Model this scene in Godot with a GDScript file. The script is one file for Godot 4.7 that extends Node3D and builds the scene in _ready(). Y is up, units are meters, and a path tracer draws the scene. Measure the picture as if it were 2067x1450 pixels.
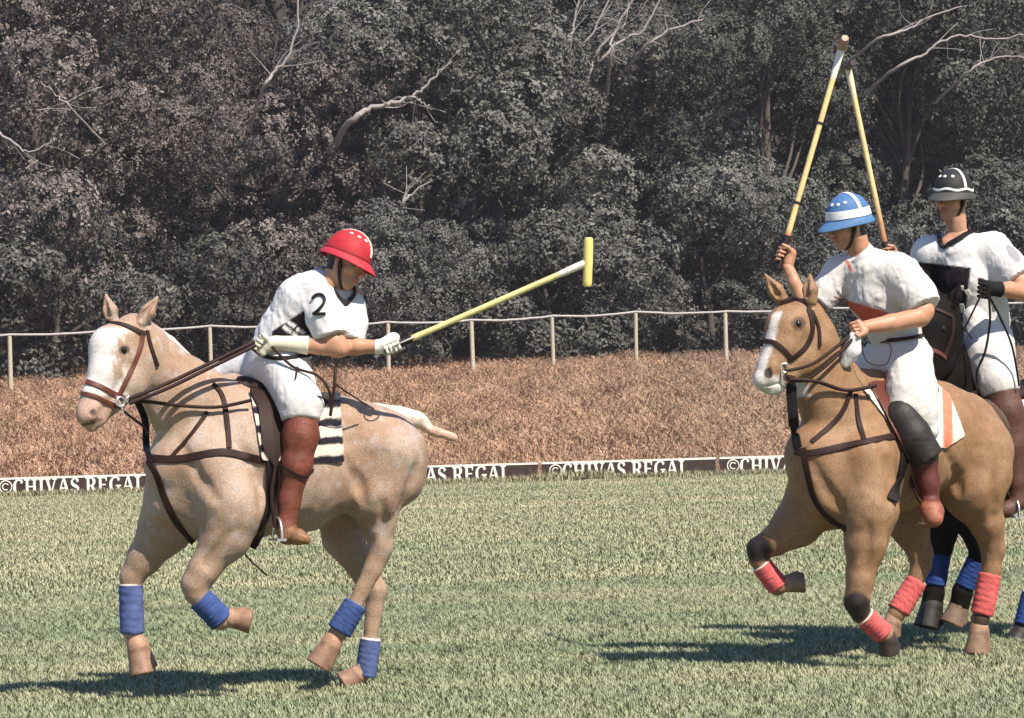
extends Node3D
# A polo match: three riders on ponies, low lettered boards, a dry grass bank, a rail fence and a dark wood behind.

const FOC := 6600.0          # focal length in drawing units (frame 2067 x 1450 units)
const CX := 1033.5
const CY := 725.0
var cam: Camera3D
var CB: Basis                # camera axes
var CP := Vector3(0, 1.5, 0)
var mats := {}
var taken := {}

# ------------------------------------------------------------------ frames
class Fig:
	# drawing frame of one group: x right, y down, n towards the viewer, all in units of k metres
	var D: float
	var k: float
	var ox: float
	var oy: float
	var R: Basis
	var W: Vector3
	var base := Vector3.ZERO
	func pt(x: float, y: float, n: float) -> Vector3:
		var s := k * (1.0 - n * k / D)
		return R * Vector3((x - ox) * s, (oy - y) * s, n * k) - base
	func inv(p: Vector3) -> Vector3:
		var q := R.transposed() * (p + base)
		var n := q.z / k
		var s := k * (1.0 - n * k / D)
		return Vector3(q.x / s + ox, oy - q.y / s, n)
	func dir(x: float, up: float, n: float) -> Vector3:
		return (R * Vector3(x, up, n)).normalized()
	func at(x: float, y: float, n: float) -> Fig:
		var f := Fig.new()
		f.D = D; f.k = k; f.ox = ox; f.oy = oy; f.R = R; f.W = W
		f.base = pt(x, y, n) + base
		return f

class Bone:
	var a: Vector3
	var b: Vector3
	var ra: float
	var rb: float
	var k := 0.03
	var ax := Vector3.ZERO
	var c := 0.0
	var s := 1.0
	var sub := false
	var flat := false

class MD:
	var v := PackedVector3Array()
	var n := PackedVector3Array()
	var c := PackedColorArray()
	var i := PackedInt32Array()

func P(px: float, py: float, depth: float) -> Vector3:
	var d := CB * Vector3((px - CX) / FOC, (CY - py) / FOC, -1.0)
	return CP + d * (depth / -d.z)

func fig(ox: float, oy: float, D: float) -> Fig:
	var f := Fig.new()
	f.D = D; f.k = D / FOC; f.ox = ox; f.oy = oy
	f.W = P(ox, oy, D)
	var t := (CP - f.W).normalized()
	var r := (CB.x - t * CB.x.dot(t)).normalized()
	f.R = Basis(r, t.cross(r), t)
	return f

# ------------------------------------------------------------------ nodes
func numbered(called: String) -> String:
	if not taken.has(called):
		taken[called] = 0
		return called
	taken[called] += 1
	return "%s_%03d" % [called, taken[called]]

func thing(called: String, label: String, category: String, at: Vector3, group := "") -> Node3D:
	var o := Node3D.new()
	o.name = numbered(called)
	add_child(o)
	o.position = at
	tag(o, label, category, group)
	return o

func tag(o: Node, label: String, category: String, group := "") -> void:
	o.set_meta("label", label)
	o.set_meta("category", category)
	if group != "":
		o.set_meta("group", group)

func commit(m: MD, called: String, mat: Material, parent: Node) -> MeshInstance3D:
	var arr := []
	arr.resize(Mesh.ARRAY_MAX)
	arr[Mesh.ARRAY_VERTEX] = m.v
	arr[Mesh.ARRAY_NORMAL] = m.n
	if m.c.size() == m.v.size():
		arr[Mesh.ARRAY_COLOR] = m.c
	arr[Mesh.ARRAY_INDEX] = m.i
	var am := ArrayMesh.new()
	am.add_surface_from_arrays(Mesh.PRIMITIVE_TRIANGLES, arr)
	am.surface_set_material(0, mat)
	var o := MeshInstance3D.new()
	o.mesh = am
	o.name = called
	parent.add_child(o, true)
	return o

# ------------------------------------------------------------------ materials
func noise_tex(freq: float, seed_: int, lo: Color, hi: Color, normal := false, strength := 4.0, size := 256) -> NoiseTexture2D:
	var t := NoiseTexture2D.new()
	var fn := FastNoiseLite.new()
	fn.noise_type = FastNoiseLite.TYPE_SIMPLEX_SMOOTH
	fn.frequency = freq
	fn.seed = seed_
	fn.fractal_octaves = 4
	t.noise = fn
	t.width = size
	t.height = size
	t.seamless = true
	if normal:
		t.as_normal_map = true
		t.bump_strength = strength
	else:
		var g := Gradient.new()
		g.set_color(0, lo)
		g.set_color(1, hi)
		t.color_ramp = g
	return t

func mat(called: String, lin: Color, rough: float, opt := {}) -> StandardMaterial3D:
	var m := StandardMaterial3D.new()
	m.albedo_color = lin.linear_to_srgb()
	m.roughness = rough
	m.metallic = opt.get("metal", 0.0)
	m.metallic_specular = opt.get("spec", 0.5)
	if opt.get("vc", false):
		m.vertex_color_use_as_albedo = true
	if opt.has("tex"):
		m.albedo_texture = opt.tex
	if opt.has("nor"):
		m.normal_enabled = true
		m.normal_texture = opt.nor
		m.normal_scale = opt.get("ns", 0.6)
	if opt.has("tex") or opt.has("nor"):
		m.uv1_triplanar = true
		m.uv1_world_triplanar = opt.get("world", false)
		var u: float = opt.get("uv", 4.0)
		m.uv1_scale = Vector3(u, u, u)
	if opt.has("back"):
		m.backlight_enabled = true
		m.backlight = opt.back
	if opt.has("coat"):
		m.clearcoat_enabled = true
		m.clearcoat = opt.coat
		m.clearcoat_roughness = 0.25
	m.cull_mode = BaseMaterial3D.CULL_DISABLED
	mats[called] = m
	return m

func make_materials() -> void:
	var fur := noise_tex(0.14, 3, Color.BLACK, Color.WHITE, true, 7.0)
	var furc := noise_tex(0.075, 5, Color(0.66, 0.64, 0.62), Color(1, 1, 1))
	var weave := noise_tex(0.12, 9, Color.BLACK, Color.WHITE, true, 5.0)
	var clothc := noise_tex(0.03, 11, Color(0.90, 0.90, 0.90), Color(1, 1, 1))
	var leathc := noise_tex(0.05, 13, Color(0.62, 0.60, 0.60), Color(1, 1, 1))
	mat("hide", Color.WHITE, 0.52, {vc = true, tex = furc, nor = fur, ns = 0.5, uv = 5.0, spec = 0.4})
	mat("dark_hide", Color.WHITE, 0.72, {vc = true, tex = furc, nor = fur, ns = 0.5, uv = 5.0, spec = 0.22})
	mat("skin", Color.WHITE, 0.5, {vc = true, tex = clothc, uv = 8.0, spec = 0.45})
	mat("cloth", Color.WHITE, 0.92, {vc = true, tex = clothc, nor = weave, ns = 0.45, uv = 6.0, spec = 0.2})
	mat("leather", Color(0.036, 0.014, 0.011), 0.6, {spec = 0.35, tex = leathc, nor = weave, ns = 0.5, uv = 7.0})
	mat("red_leather", Color(0.17, 0.045, 0.028), 0.48, {tex = leathc, nor = weave, ns = 0.5, uv = 7.0})
	mat("black_leather", Color(0.012, 0.010, 0.011), 0.62, {spec = 0.3, tex = leathc, nor = weave, ns = 0.4, uv = 7.0})
	mat("boot", Color.WHITE, 0.58, {vc = true, tex = leathc, nor = weave, ns = 0.5, uv = 5.0})
	mat("shell", Color.WHITE, 0.6, {vc = true, tex = clothc, nor = weave, ns = 0.4, uv = 8.0, spec = 0.35})
	mat("cane", Color.WHITE, 0.45, {vc = true, tex = clothc, uv = 9.0})
	mat("steel", Color(0.72, 0.72, 0.70), 0.3, {metal = 0.9})
	mat("wrap", Color.WHITE, 0.9, {vc = true, tex = clothc, nor = weave, ns = 0.8, uv = 8.0, spec = 0.2})
	mat("horn", Color.WHITE, 0.6, {vc = true, tex = leathc, uv = 12.0})
	mat("eye", Color(0.012, 0.008, 0.007), 0.12)
	mat("board_white", Color(0.74, 0.72, 0.66), 0.7)
	mat("tail", Color.WHITE, 0.6, {vc = true, nor = fur, ns = 0.8, uv = 7.0, spec = 0.35})

# ------------------------------------------------------------------ solid fields
func bone(list: Array, a: Vector3, ra: float, b: Vector3, rb: float, opt := {}) -> Bone:
	var o := Bone.new()
	o.a = a; o.b = b; o.ra = ra; o.rb = rb
	o.k = opt.get("k", clampf(0.5 * minf(ra, rb), 0.004, 0.055))
	o.sub = opt.get("sub", false)
	o.flat = opt.get("flat", false)
	if opt.has("ax"):
		o.ax = opt.ax
		o.s = opt.s
		o.c = 1.0 / o.s - 1.0
	list.append(o)
	return o

# points are [x, y, n, radius] in drawing units
func chain(list: Array, f: Fig, pts: Array, opt := {}) -> void:
	for j in range(maxi(pts.size() - 1, 1)):
		var p: Array = pts[j]
		var q: Array = pts[mini(j + 1, pts.size() - 1)]
		var o := opt.duplicate()
		if opt.has("flat"):
			o.flat = opt.flat and j == pts.size() - 2
		bone(list, f.pt(p[0], p[1], p[2]), p[3] * f.k, f.pt(q[0], q[1], q[2]), q[3] * f.k, o)

func dist(b: Bone, p: Vector3) -> float:
	var pa := p - b.a
	var ba := b.b - b.a
	if b.c != 0.0:
		pa += b.ax * (pa.dot(b.ax) * b.c)
		ba += b.ax * (ba.dot(b.ax) * b.c)
	var l2 := ba.length_squared()
	var t := pa.dot(ba) / l2 if l2 > 1e-9 else 0.0
	var h := clampf(t, 0.0, 1.0)
	var d := (pa - ba * h).length() - lerpf(b.ra, b.rb, h)
	if b.flat and t > 0.9:
		d = maxf((pa - ba * t).length() - lerpf(b.ra, b.rb, h), (t - 1.0) * sqrt(l2))
	return d

func field(list: Array, p: Vector3) -> float:
	var f := 1.0
	for b: Bone in list:
		var d := dist(b, p)
		if b.sub:
			d = -d
			var h := maxf(b.k - absf(f - d), 0.0) / b.k
			f = maxf(f, d) + h * h * b.k * 0.25
		else:
			var h := maxf(b.k - absf(f - d), 0.0) / b.k
			f = minf(f, d) - h * h * b.k * 0.25
	return f

# point of the solid that lies under the drawing position (x, y), nearest to the viewer
func snap(list: Array, f: Fig, x: float, y: float, lift := 0.006, miss := 0.0) -> Array:
	var n := 460.0
	for s in 90:
		var p := f.pt(x, y, n)
		var d := field(list, p)
		if d < 0.002:
			var e := 0.006
			var g := Vector3(field(list, p + Vector3(e, 0, 0)) - d, field(list, p + Vector3(0, e, 0)) - d, field(list, p + Vector3(0, 0, e)) - d).normalized()
			return [p + g * lift, g, true]
		n -= maxf(d * 0.7, 0.003) / f.k
		if n < -420.0:
			break
	return [f.pt(x, y, miss), f.R.z, false]

func solid(list: Array, cell: float, out: MD, paint: Callable, bump = null) -> void:
	var lo := Vector3(1e9, 1e9, 1e9)
	var hi := -lo
	for b: Bone in list:
		if b.sub:
			continue
		var r := maxf(b.ra, b.rb) * maxf(1.0, b.s) + 2.5 * cell + b.k * 0.3
		var e := Vector3(r, r, r)
		lo = lo.min(b.a - e).min(b.b - e)
		hi = hi.max(b.a + e).max(b.b + e)
	var nx := int((hi.x - lo.x) / cell) + 2
	var ny := int((hi.y - lo.y) / cell) + 2
	var nz := int((hi.z - lo.z) / cell) + 2
	var F := PackedFloat32Array()
	F.resize(nx * ny * nz)
	F.fill(1.0)
	var sxy := nx * ny
	for b: Bone in list:
		var r := maxf(b.ra, b.rb) * maxf(1.0, b.s) + b.k + 2.5 * cell
		var e := Vector3(r, r, r)
		var p0 := (b.a.min(b.b) - e - lo) / cell
		var p1 := (b.a.max(b.b) + e - lo) / cell
		var x0 := maxi(int(p0.x), 0)
		var y0 := maxi(int(p0.y), 0)
		var z0 := maxi(int(p0.z), 0)
		var x1 := mini(int(p1.x) + 1, nx - 1)
		var y1 := mini(int(p1.y) + 1, ny - 1)
		var z1 := mini(int(p1.z) + 1, nz - 1)
		var ba := b.b - b.a
		var ax := b.ax
		var c := b.c
		if c != 0.0:
			ba += ax * (ba.dot(ax) * c)
		var l2 := ba.length_squared()
		var inv := 1.0 / l2 if l2 > 1e-9 else 0.0
		var len := sqrt(l2)
		var ra := b.ra
		var dr := b.rb - b.ra
		var k := b.k
		var ik := 1.0 / k
		var k4 := k * 0.25
		var step := Vector3(cell, 0, 0)
		if c != 0.0:
			step += ax * (step.dot(ax) * c)
		for z in range(z0, z1 + 1):
			for y in range(y0, y1 + 1):
				var pa := lo + Vector3(x0, y, z) * cell - b.a
				if c != 0.0:
					pa += ax * (pa.dot(ax) * c)
				var idx := z * sxy + y * nx + x0
				for x in range(x0, x1 + 1):
					var t := pa.dot(ba) * inv
					var h := clampf(t, 0.0, 1.0)
					var d := (pa - ba * h).length() - ra - dr * h
					if b.flat and t > 0.9:
						d = maxf((pa - ba * t).length() - ra - dr * h, (t - 1.0) * len)
					var f := F[idx]
					if b.sub:
						d = -d
						var g := k - absf(f - d)
						f = maxf(f, d)
						if g > 0.0:
							g *= ik
							f += g * g * k4
						F[idx] = f
					elif d < f + k:
						var g := k - absf(f - d)
						f = minf(f, d)
						if g > 0.0:
							g *= ik
							f -= g * g * k4
						F[idx] = f
					idx += 1
					pa += step
	# surface nets
	var cellv := PackedInt32Array()
	cellv.resize(nx * ny * nz)
	cellv.fill(-1)
	var off := PackedInt32Array([0, 1, nx, nx + 1, sxy, sxy + 1, sxy + nx, sxy + nx + 1])
	var corner := [Vector3(0, 0, 0), Vector3(1, 0, 0), Vector3(0, 1, 0), Vector3(1, 1, 0), Vector3(0, 0, 1), Vector3(1, 0, 1), Vector3(0, 1, 1), Vector3(1, 1, 1)]
	var edges := PackedInt32Array([0, 1, 2, 3, 4, 5, 6, 7, 0, 2, 1, 3, 4, 6, 5, 7, 0, 4, 1, 5, 2, 6, 3, 7])
	var lim := 3.2 * cell
	var first := out.v.size()
	var cells := PackedInt32Array()
	for z in range(nz - 1):
		for y in range(ny - 1):
			var idx := z * sxy + y * nx - 1
			for x in range(nx - 1):
				idx += 1
				if absf(F[idx]) > lim:
					continue
				var m := 0
				for j in 8:
					if F[idx + off[j]] < 0.0:
						m |= 1 << j
				if m == 0 or m == 255:
					continue
				var sum := Vector3.ZERO
				var cnt := 0
				for e in range(0, 24, 2):
					var i0 := edges[e]
					var i1 := edges[e + 1]
					if ((m >> i0) & 1) != ((m >> i1) & 1):
						var f0 := F[idx + off[i0]]
						var f1 := F[idx + off[i1]]
						var c0: Vector3 = corner[i0]
						sum += c0.lerp(corner[i1], f0 / (f0 - f1))
						cnt += 1
				var a0 := F[idx]; var a1 := F[idx + off[1]]; var a2 := F[idx + off[2]]; var a3 := F[idx + off[3]]
				var a4 := F[idx + off[4]]; var a5 := F[idx + off[5]]; var a6 := F[idx + off[6]]; var a7 := F[idx + off[7]]
				var g := Vector3(a1 + a3 + a5 + a7 - a0 - a2 - a4 - a6, a2 + a3 + a6 + a7 - a0 - a1 - a4 - a5, a4 + a5 + a6 + a7 - a0 - a1 - a2 - a3).normalized()
				cellv[idx] = out.v.size()
				cells.append(idx)
				var p := lo + (Vector3(x, y, z) + sum / cnt) * cell
				if bump != null:
					p += g * float(bump.call(p, g))
				out.v.append(p)
				out.n.append(g)
				out.c.append(paint.call(p, g))
	var st := [1, nx, sxy]
	var first_index := out.i.size()
	for idx in cells:
		var s0 := F[idx] < 0.0
		for axn in 3:
			var s1 := F[idx + int(st[axn])] < 0.0
			if s0 == s1:
				continue
			var u: int = st[(axn + 1) % 3]
			var w: int = st[(axn + 2) % 3]
			if idx - u - w < 0:
				continue
			var q0 := cellv[idx - u - w]
			var q1 := cellv[idx - w]
			var q2 := cellv[idx]
			var q3 := cellv[idx - u]
			if q0 < 0 or q1 < 0 or q2 < 0 or q3 < 0:
				continue
			if s0:
				out.i.append_array([q0, q2, q1, q0, q3, q2])
			else:
				out.i.append_array([q0, q1, q2, q0, q2, q3])
	if bump != null:
		var nn := PackedVector3Array()
		nn.resize(out.v.size() - first)
		for t in range(first_index, out.i.size(), 3):
			var a := out.i[t]
			var b := out.i[t + 1]
			var c := out.i[t + 2]
			var cr := (out.v[c] - out.v[a]).cross(out.v[b] - out.v[a])
			nn[a - first] += cr
			nn[b - first] += cr
			nn[c - first] += cr
		for j in nn.size():
			if nn[j].length_squared() > 1e-20:
				out.n[first + j] = nn[j].normalized()

# ------------------------------------------------------------------ swept shapes
func frame_of(d: Vector3) -> Basis:
	var up := Vector3.UP if absf(d.y) < 0.9 else Vector3.RIGHT
	var x := up.cross(d).normalized()
	return Basis(x, d.cross(x), d)

# rings of points joined into a skin; every ring has the same number of points
func skin_rings(m: MD, rings: Array, col: Callable, cap0 := true, cap1 := true, closed := true) -> void:
	var start := m.v.size()
	var rn: int = rings.size()
	var sn: int = rings[0].size()
	for j in rn:
		var r: PackedVector3Array = rings[j]
		var prv: PackedVector3Array = rings[maxi(j - 1, 0)]
		var nxt: PackedVector3Array = rings[mini(j + 1, rn - 1)]
		for s in sn:
			var tn := nxt[s] - prv[s]
			var ts := r[(s + 1) % sn] - r[(s - 1 + sn) % sn]
			if not closed:
				ts = r[mini(s + 1, sn - 1)] - r[maxi(s - 1, 0)]
			m.v.append(r[s])
			m.n.append(ts.cross(tn).normalized())
			m.c.append(col.call(float(j) / maxf(rn - 1, 1), s))
	for j in range(rn - 1):
		for s in range(sn if closed else sn - 1):
			var a := start + j * sn + s
			var b := start + j * sn + (s + 1) % sn
			var c := a + sn
			var d := b + sn
			m.i.append_array([a, c, b, b, c, d])
	for e in 2:
		if (e == 0 and not cap0) or (e == 1 and not cap1):
			continue
		var ring: PackedVector3Array = rings[0] if e == 0 else rings[rn - 1]
		var mid := Vector3.ZERO
		for p in ring:
			mid += p
		mid /= sn
		var other: PackedVector3Array = rings[1] if e == 0 else rings[rn - 2]
		var om := Vector3.ZERO
		for p in other:
			om += p
		var nn := (mid - om / sn).normalized()
		var cs := m.v.size()
		m.v.append(mid); m.n.append(nn); m.c.append(col.call(float(e), 0))
		for s in sn:
			m.v.append(ring[s]); m.n.append(nn); m.c.append(col.call(float(e), s))
		for s in sn:
			var a := cs + 1 + s
			var b := cs + 1 + (s + 1) % sn
			if e == 0:
				m.i.append_array([cs, a, b])
			else:
				m.i.append_array([cs, b, a])

func plain(c: Color) -> Callable:
	return func(_t, _s): return c

# turned shape between a and b; profile entries are [t along the axis, radius]
func spin(m: MD, a: Vector3, b: Vector3, prof: Array, sides: int, col: Callable, squash := 1.0, sax := Vector3.ZERO) -> void:
	var d := (b - a).normalized()
	var fr := frame_of(d)
	if sax != Vector3.ZERO:
		var y := (sax - d * sax.dot(d)).normalized()
		fr = Basis(y.cross(d), y, d)
	var rings := []
	for pr in prof:
		var ring := PackedVector3Array()
		var c := a.lerp(b, pr[0])
		for s in sides:
			var an := TAU * s / sides
			ring.append(c + (fr.x * cos(an) + fr.y * sin(an) * squash) * float(pr[1]))
		rings.append(ring)
	skin_rings(m, rings, col)

# round cord along a path with a radius for each point
func cord(m: MD, path: Array, radii: Array, sides: int, col: Callable) -> void:
	var rings := []
	var fr := Basis()
	for j in path.size():
		var d: Vector3 = (path[mini(j + 1, path.size() - 1)] - path[maxi(j - 1, 0)]).normalized()
		if j == 0:
			fr = frame_of(d)
		else:
			var x := (fr.x - d * fr.x.dot(d)).normalized()
			fr = Basis(x, d.cross(x), d)
		var ring := PackedVector3Array()
		for s in sides:
			var an := TAU * s / sides
			ring.append(path[j] + (fr.x * cos(an) + fr.y * sin(an)) * float(radii[mini(j, radii.size() - 1)]))
		rings.append(ring)
	skin_rings(m, rings, col)

# flat strap with rounded edges lying on surface normals
func strap(m: MD, path: Array, nors: Array, w: float, t: float, col := Color.WHITE) -> void:
	var rings := []
	for j in path.size():
		var d: Vector3 = (path[mini(j + 1, path.size() - 1)] - path[maxi(j - 1, 0)]).normalized()
		var nn: Vector3 = nors[j]
		var x := d.cross(nn).normalized()
		var y := x.cross(d).normalized()
		var ring := PackedVector3Array()
		for q in [[-1, -0.5], [-0.8, -1], [0.8, -1], [1, -0.5], [1, 0.5], [0.8, 1], [-0.8, 1], [-1, 0.5]]:
			ring.append(path[j] - x * (w * q[0]) + y * (t * q[1]))
		rings.append(ring)
	skin_rings(m, rings, plain(col))

func smooth(pts: Array, steps: int) -> Array:
	var out := []
	for j in range(pts.size() - 1):
		var p0 = pts[maxi(j - 1, 0)]
		var p1 = pts[j]
		var p2 = pts[j + 1]
		var p3 = pts[mini(j + 2, pts.size() - 1)]
		for s in steps:
			var t := float(s) / steps
			out.append(p1.cubic_interpolate(p2, p0, p3, t))
	out.append(pts[pts.size() - 1])
	return out

# strap laid over a solid, from drawing positions
func lay(list: Array, f: Fig, pts: Array, w: float, called: String, mt: Material, parent: Node, lift := 0.004, t := 0.004, col := Color.WHITE) -> MeshInstance3D:
	var flat := []
	for p in pts:
		flat.append(Vector2(p[0], p[1]))
	var path := []
	var nors := []
	var last := 0.0
	for q: Vector2 in smooth(flat, 6):
		var h := snap(list, f, q.x, q.y, lift, last)
		if h[2]:
			last = f.inv(h[0]).z
		path.append(h[0])
		nors.append(h[1])
	# even out the run so the strap bridges small hollows
	for it in 2:
		var nw := path.duplicate()
		for j in range(1, path.size() - 1):
			nw[j] = path[j] * 0.5 + (path[j - 1] + path[j + 1]) * 0.25
		path = nw
	var m := MD.new()
	strap(m, path, nors, w, t, col)
	return commit(m, called, mt, parent)

func ball(m: MD, c: Vector3, r: Vector3, fr: Basis, col: Color, su := 12, sv := 8) -> void:
	var rings := []
	for j in range(sv + 1):
		var ph := PI * (float(j) / sv - 0.5) * 0.998
		var ring := PackedVector3Array()
		for s in su:
			var an := TAU * s / su
			ring.append(c + fr * Vector3(cos(an) * cos(ph) * r.x, sin(an) * cos(ph) * r.y, sin(ph) * r.z))
		rings.append(ring)
	skin_rings(m, rings, plain(col))

# ------------------------------------------------------------------ ponies
var grain := FastNoiseLite.new()
var wrinkle := FastNoiseLite.new()

func tone(p: Vector3, c: Color, amt: float, sc := 9.0) -> Color:
	var g := 1.0 + amt * (grain.get_noise_3dv(p * sc) + 0.6 * grain.get_noise_3dv(p * sc * 4.0))
	return Color(c.r * g, c.g * g, c.b * g)

func sm(a: float, b: float, x: float) -> float:
	return smoothstep(a, b, x)

func hoof(f: Fig, h: Array, col: Color, parent: Node) -> void:
	# h: top x, y, n, sole x, y, n, radius
	var a := f.pt(h[0], h[1], h[2])
	var b := f.pt(h[3], h[4], h[5])
	var r: float = h[6] * f.k
	# wall sloping out to the toe, heel bulbs behind, flat sole; a hairy coronet on top
	var d := (b - a).normalized()
	var lo := f.R.transposed() * d
	var toe := (f.R * Vector3(lo.y, -lo.x, 0.35)).normalized()
	toe = (toe - d * toe.dot(d)).normalized()
	var q: Array = []
	bone(q, a, r * 0.74, b + toe * r * 0.22, r * 1.0, {flat = true, k = 0.012})
	bone(q, a - toe * r * 0.30, r * 0.52, b - d * r * 0.25 - toe * r * 0.52, r * 0.56, {flat = true, k = 0.016})
	bone(q, a - d * r * 0.9, r * 0.60, a + d * r * 0.1, r * 0.76, {k = 0.012})
	var ln := (b - a).length()
	var m := MD.new()
	solid(q, 0.0065, m, func(p: Vector3, _g: Vector3) -> Color:
		var u := (p - a).dot(d) / ln
		var c := col * 1.12 if u < 0.12 + 0.08 * grain.get_noise_3dv(p * 40.0) else col * 0.80
		var ringy := 1.0 + 0.05 * sin(u * 46.0) + 0.5 * grain.get_noise_3dv(p * 18.0)
		return Color(c.r * ringy, c.g * ringy, c.b * ringy))
	commit(m, "hoof", mats.horn, parent)

func leg_wrap(f: Fig, w: Array, col: Color, edge: Color, parent: Node, seed_: float) -> void:
	# w: x, y, n, r, x, y, n, r ; a bandage wound in overlapping turns
	var a := f.pt(w[0], w[1], w[2])
	var b := f.pt(w[4], w[5], w[6])
	var m := MD.new()
	var rings := []
	var d := (b - a).normalized()
	var fr := frame_of(d)
	var nr := 30
	for j in range(nr + 1):
		var t := float(j) / nr
		var ring := PackedVector3Array()
		for s in 20:
			var an := TAU * s / 20.0
			var turn := fposmod(t * 6.5 + s / 20.0, 1.0)
			var r := lerpf(w[3], w[7], t) * f.k * (1.0 + 0.04 * turn + 0.07 * grain.get_noise_3d(s * 9.0, t * 60.0, seed_ * 17.0))
			if j == 0 or j == nr:
				r *= 0.9
			ring.append(a.lerp(b, t) + (fr.x * cos(an) + fr.y * sin(an)) * r)
		rings.append(ring)
	skin_rings(m, rings, func(t, s): return edge if t < 0.06 else tone(Vector3(t * 0.2, s * 0.02, seed_), col, 0.35, 14.0))
	commit(m, "leg_wrap", mats.wrap, parent)

func ear(list: Array, f: Fig, b: Array, t: Array, open: Vector3) -> void:
	# b, t: base and tip [x, y, n, r]
	var pb := f.pt(b[0], b[1], b[2])
	var ptip := f.pt(t[0], t[1], t[2])
	var r: float = b[3] * f.k
	var mid := pb.lerp(ptip, 0.42)
	bone(list, pb, r * 0.8, mid, r, {k = 0.008})
	bone(list, mid, r, ptip, r * 0.18, {k = 0.006})
	bone(list, pb.lerp(ptip, 0.2) + open * r * 0.95, r * 0.45, pb.lerp(ptip, 0.8) + open * r * 0.62, r * 0.25, {sub = true, k = 0.006})

# shallow hollow between two muscles, drawn over the solid
func groove(list: Array, f: Fig, pts: Array, r: float) -> void:
	var path := []
	var flat := []
	for p in pts:
		flat.append(Vector2(p[0], p[1]))
	for q: Vector2 in smooth(flat, 4):
		var h := snap(list, f, q.x, q.y, r * f.k * 0.55)
		if h[2]:
			path.append(h[0])
	for j in range(path.size() - 1):
		var e0 := sin(PI * (j + 0.3) / path.size())
		var e1 := sin(PI * (j + 1.3) / path.size())
		bone(list, path[j], r * f.k * e0, path[j + 1], r * f.k * e1, {sub = true, k = 0.035})

# one continuous body: torso and legs on one grid, the head on a finer one
func pony_body(f: Fig, torso: Array, head: Array, paint: Callable, parent: Node, cell := 0.014, hide: Material = mats.hide) -> void:
	var m := MD.new()
	solid(torso, cell, m, paint, func(p, _g): return 0.006 * grain.get_noise_3dv(p * 5.0) + 0.0025 * grain.get_noise_3dv(p * 13.0))
	solid(head, 0.0075, m, paint)
	commit(m, "body", hide, parent)

func eye_ball(list: Array, f: Fig, x: float, y: float, r: float, parent: Node) -> void:
	var h := snap(list, f, x, y, -r * 0.35)
	var m := MD.new()
	ball(m, h[0], Vector3(r, r, r), Basis(), Color.BLACK, 14, 10)
	commit(m, "eye", mats.eye, parent)

func ring(f: Fig, x: float, y: float, n: float, r: float, t: float, face: Vector3, called: String, parent: Node, mt: Material) -> void:
	var m := MD.new()
	var fr := frame_of(face)
	var c := f.pt(x, y, n)
	var path := []
	for s in range(17):
		var an := TAU * s / 16.0
		path.append(c + (fr.x * cos(an) + fr.y * sin(an)) * r)
	cord(m, path, [t], 6, plain(Color.WHITE))
	commit(m, called, mt, parent)

func line(f: Fig, pts: Array, r: float, called: String, mt: Material, parent: Node, col := Color.WHITE) -> MeshInstance3D:
	var path := []
	for p in pts:
		path.append(f.pt(p[0], p[1], p[2]))
	var m := MD.new()
	cord(m, smooth(path, 6), [r], 6, plain(col))
	return commit(m, called, mt, parent)

func group_node(called: String, parent: Node) -> Node3D:
	var o := Node3D.new()
	o.name = called
	parent.add_child(o, true)
	return o

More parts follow.
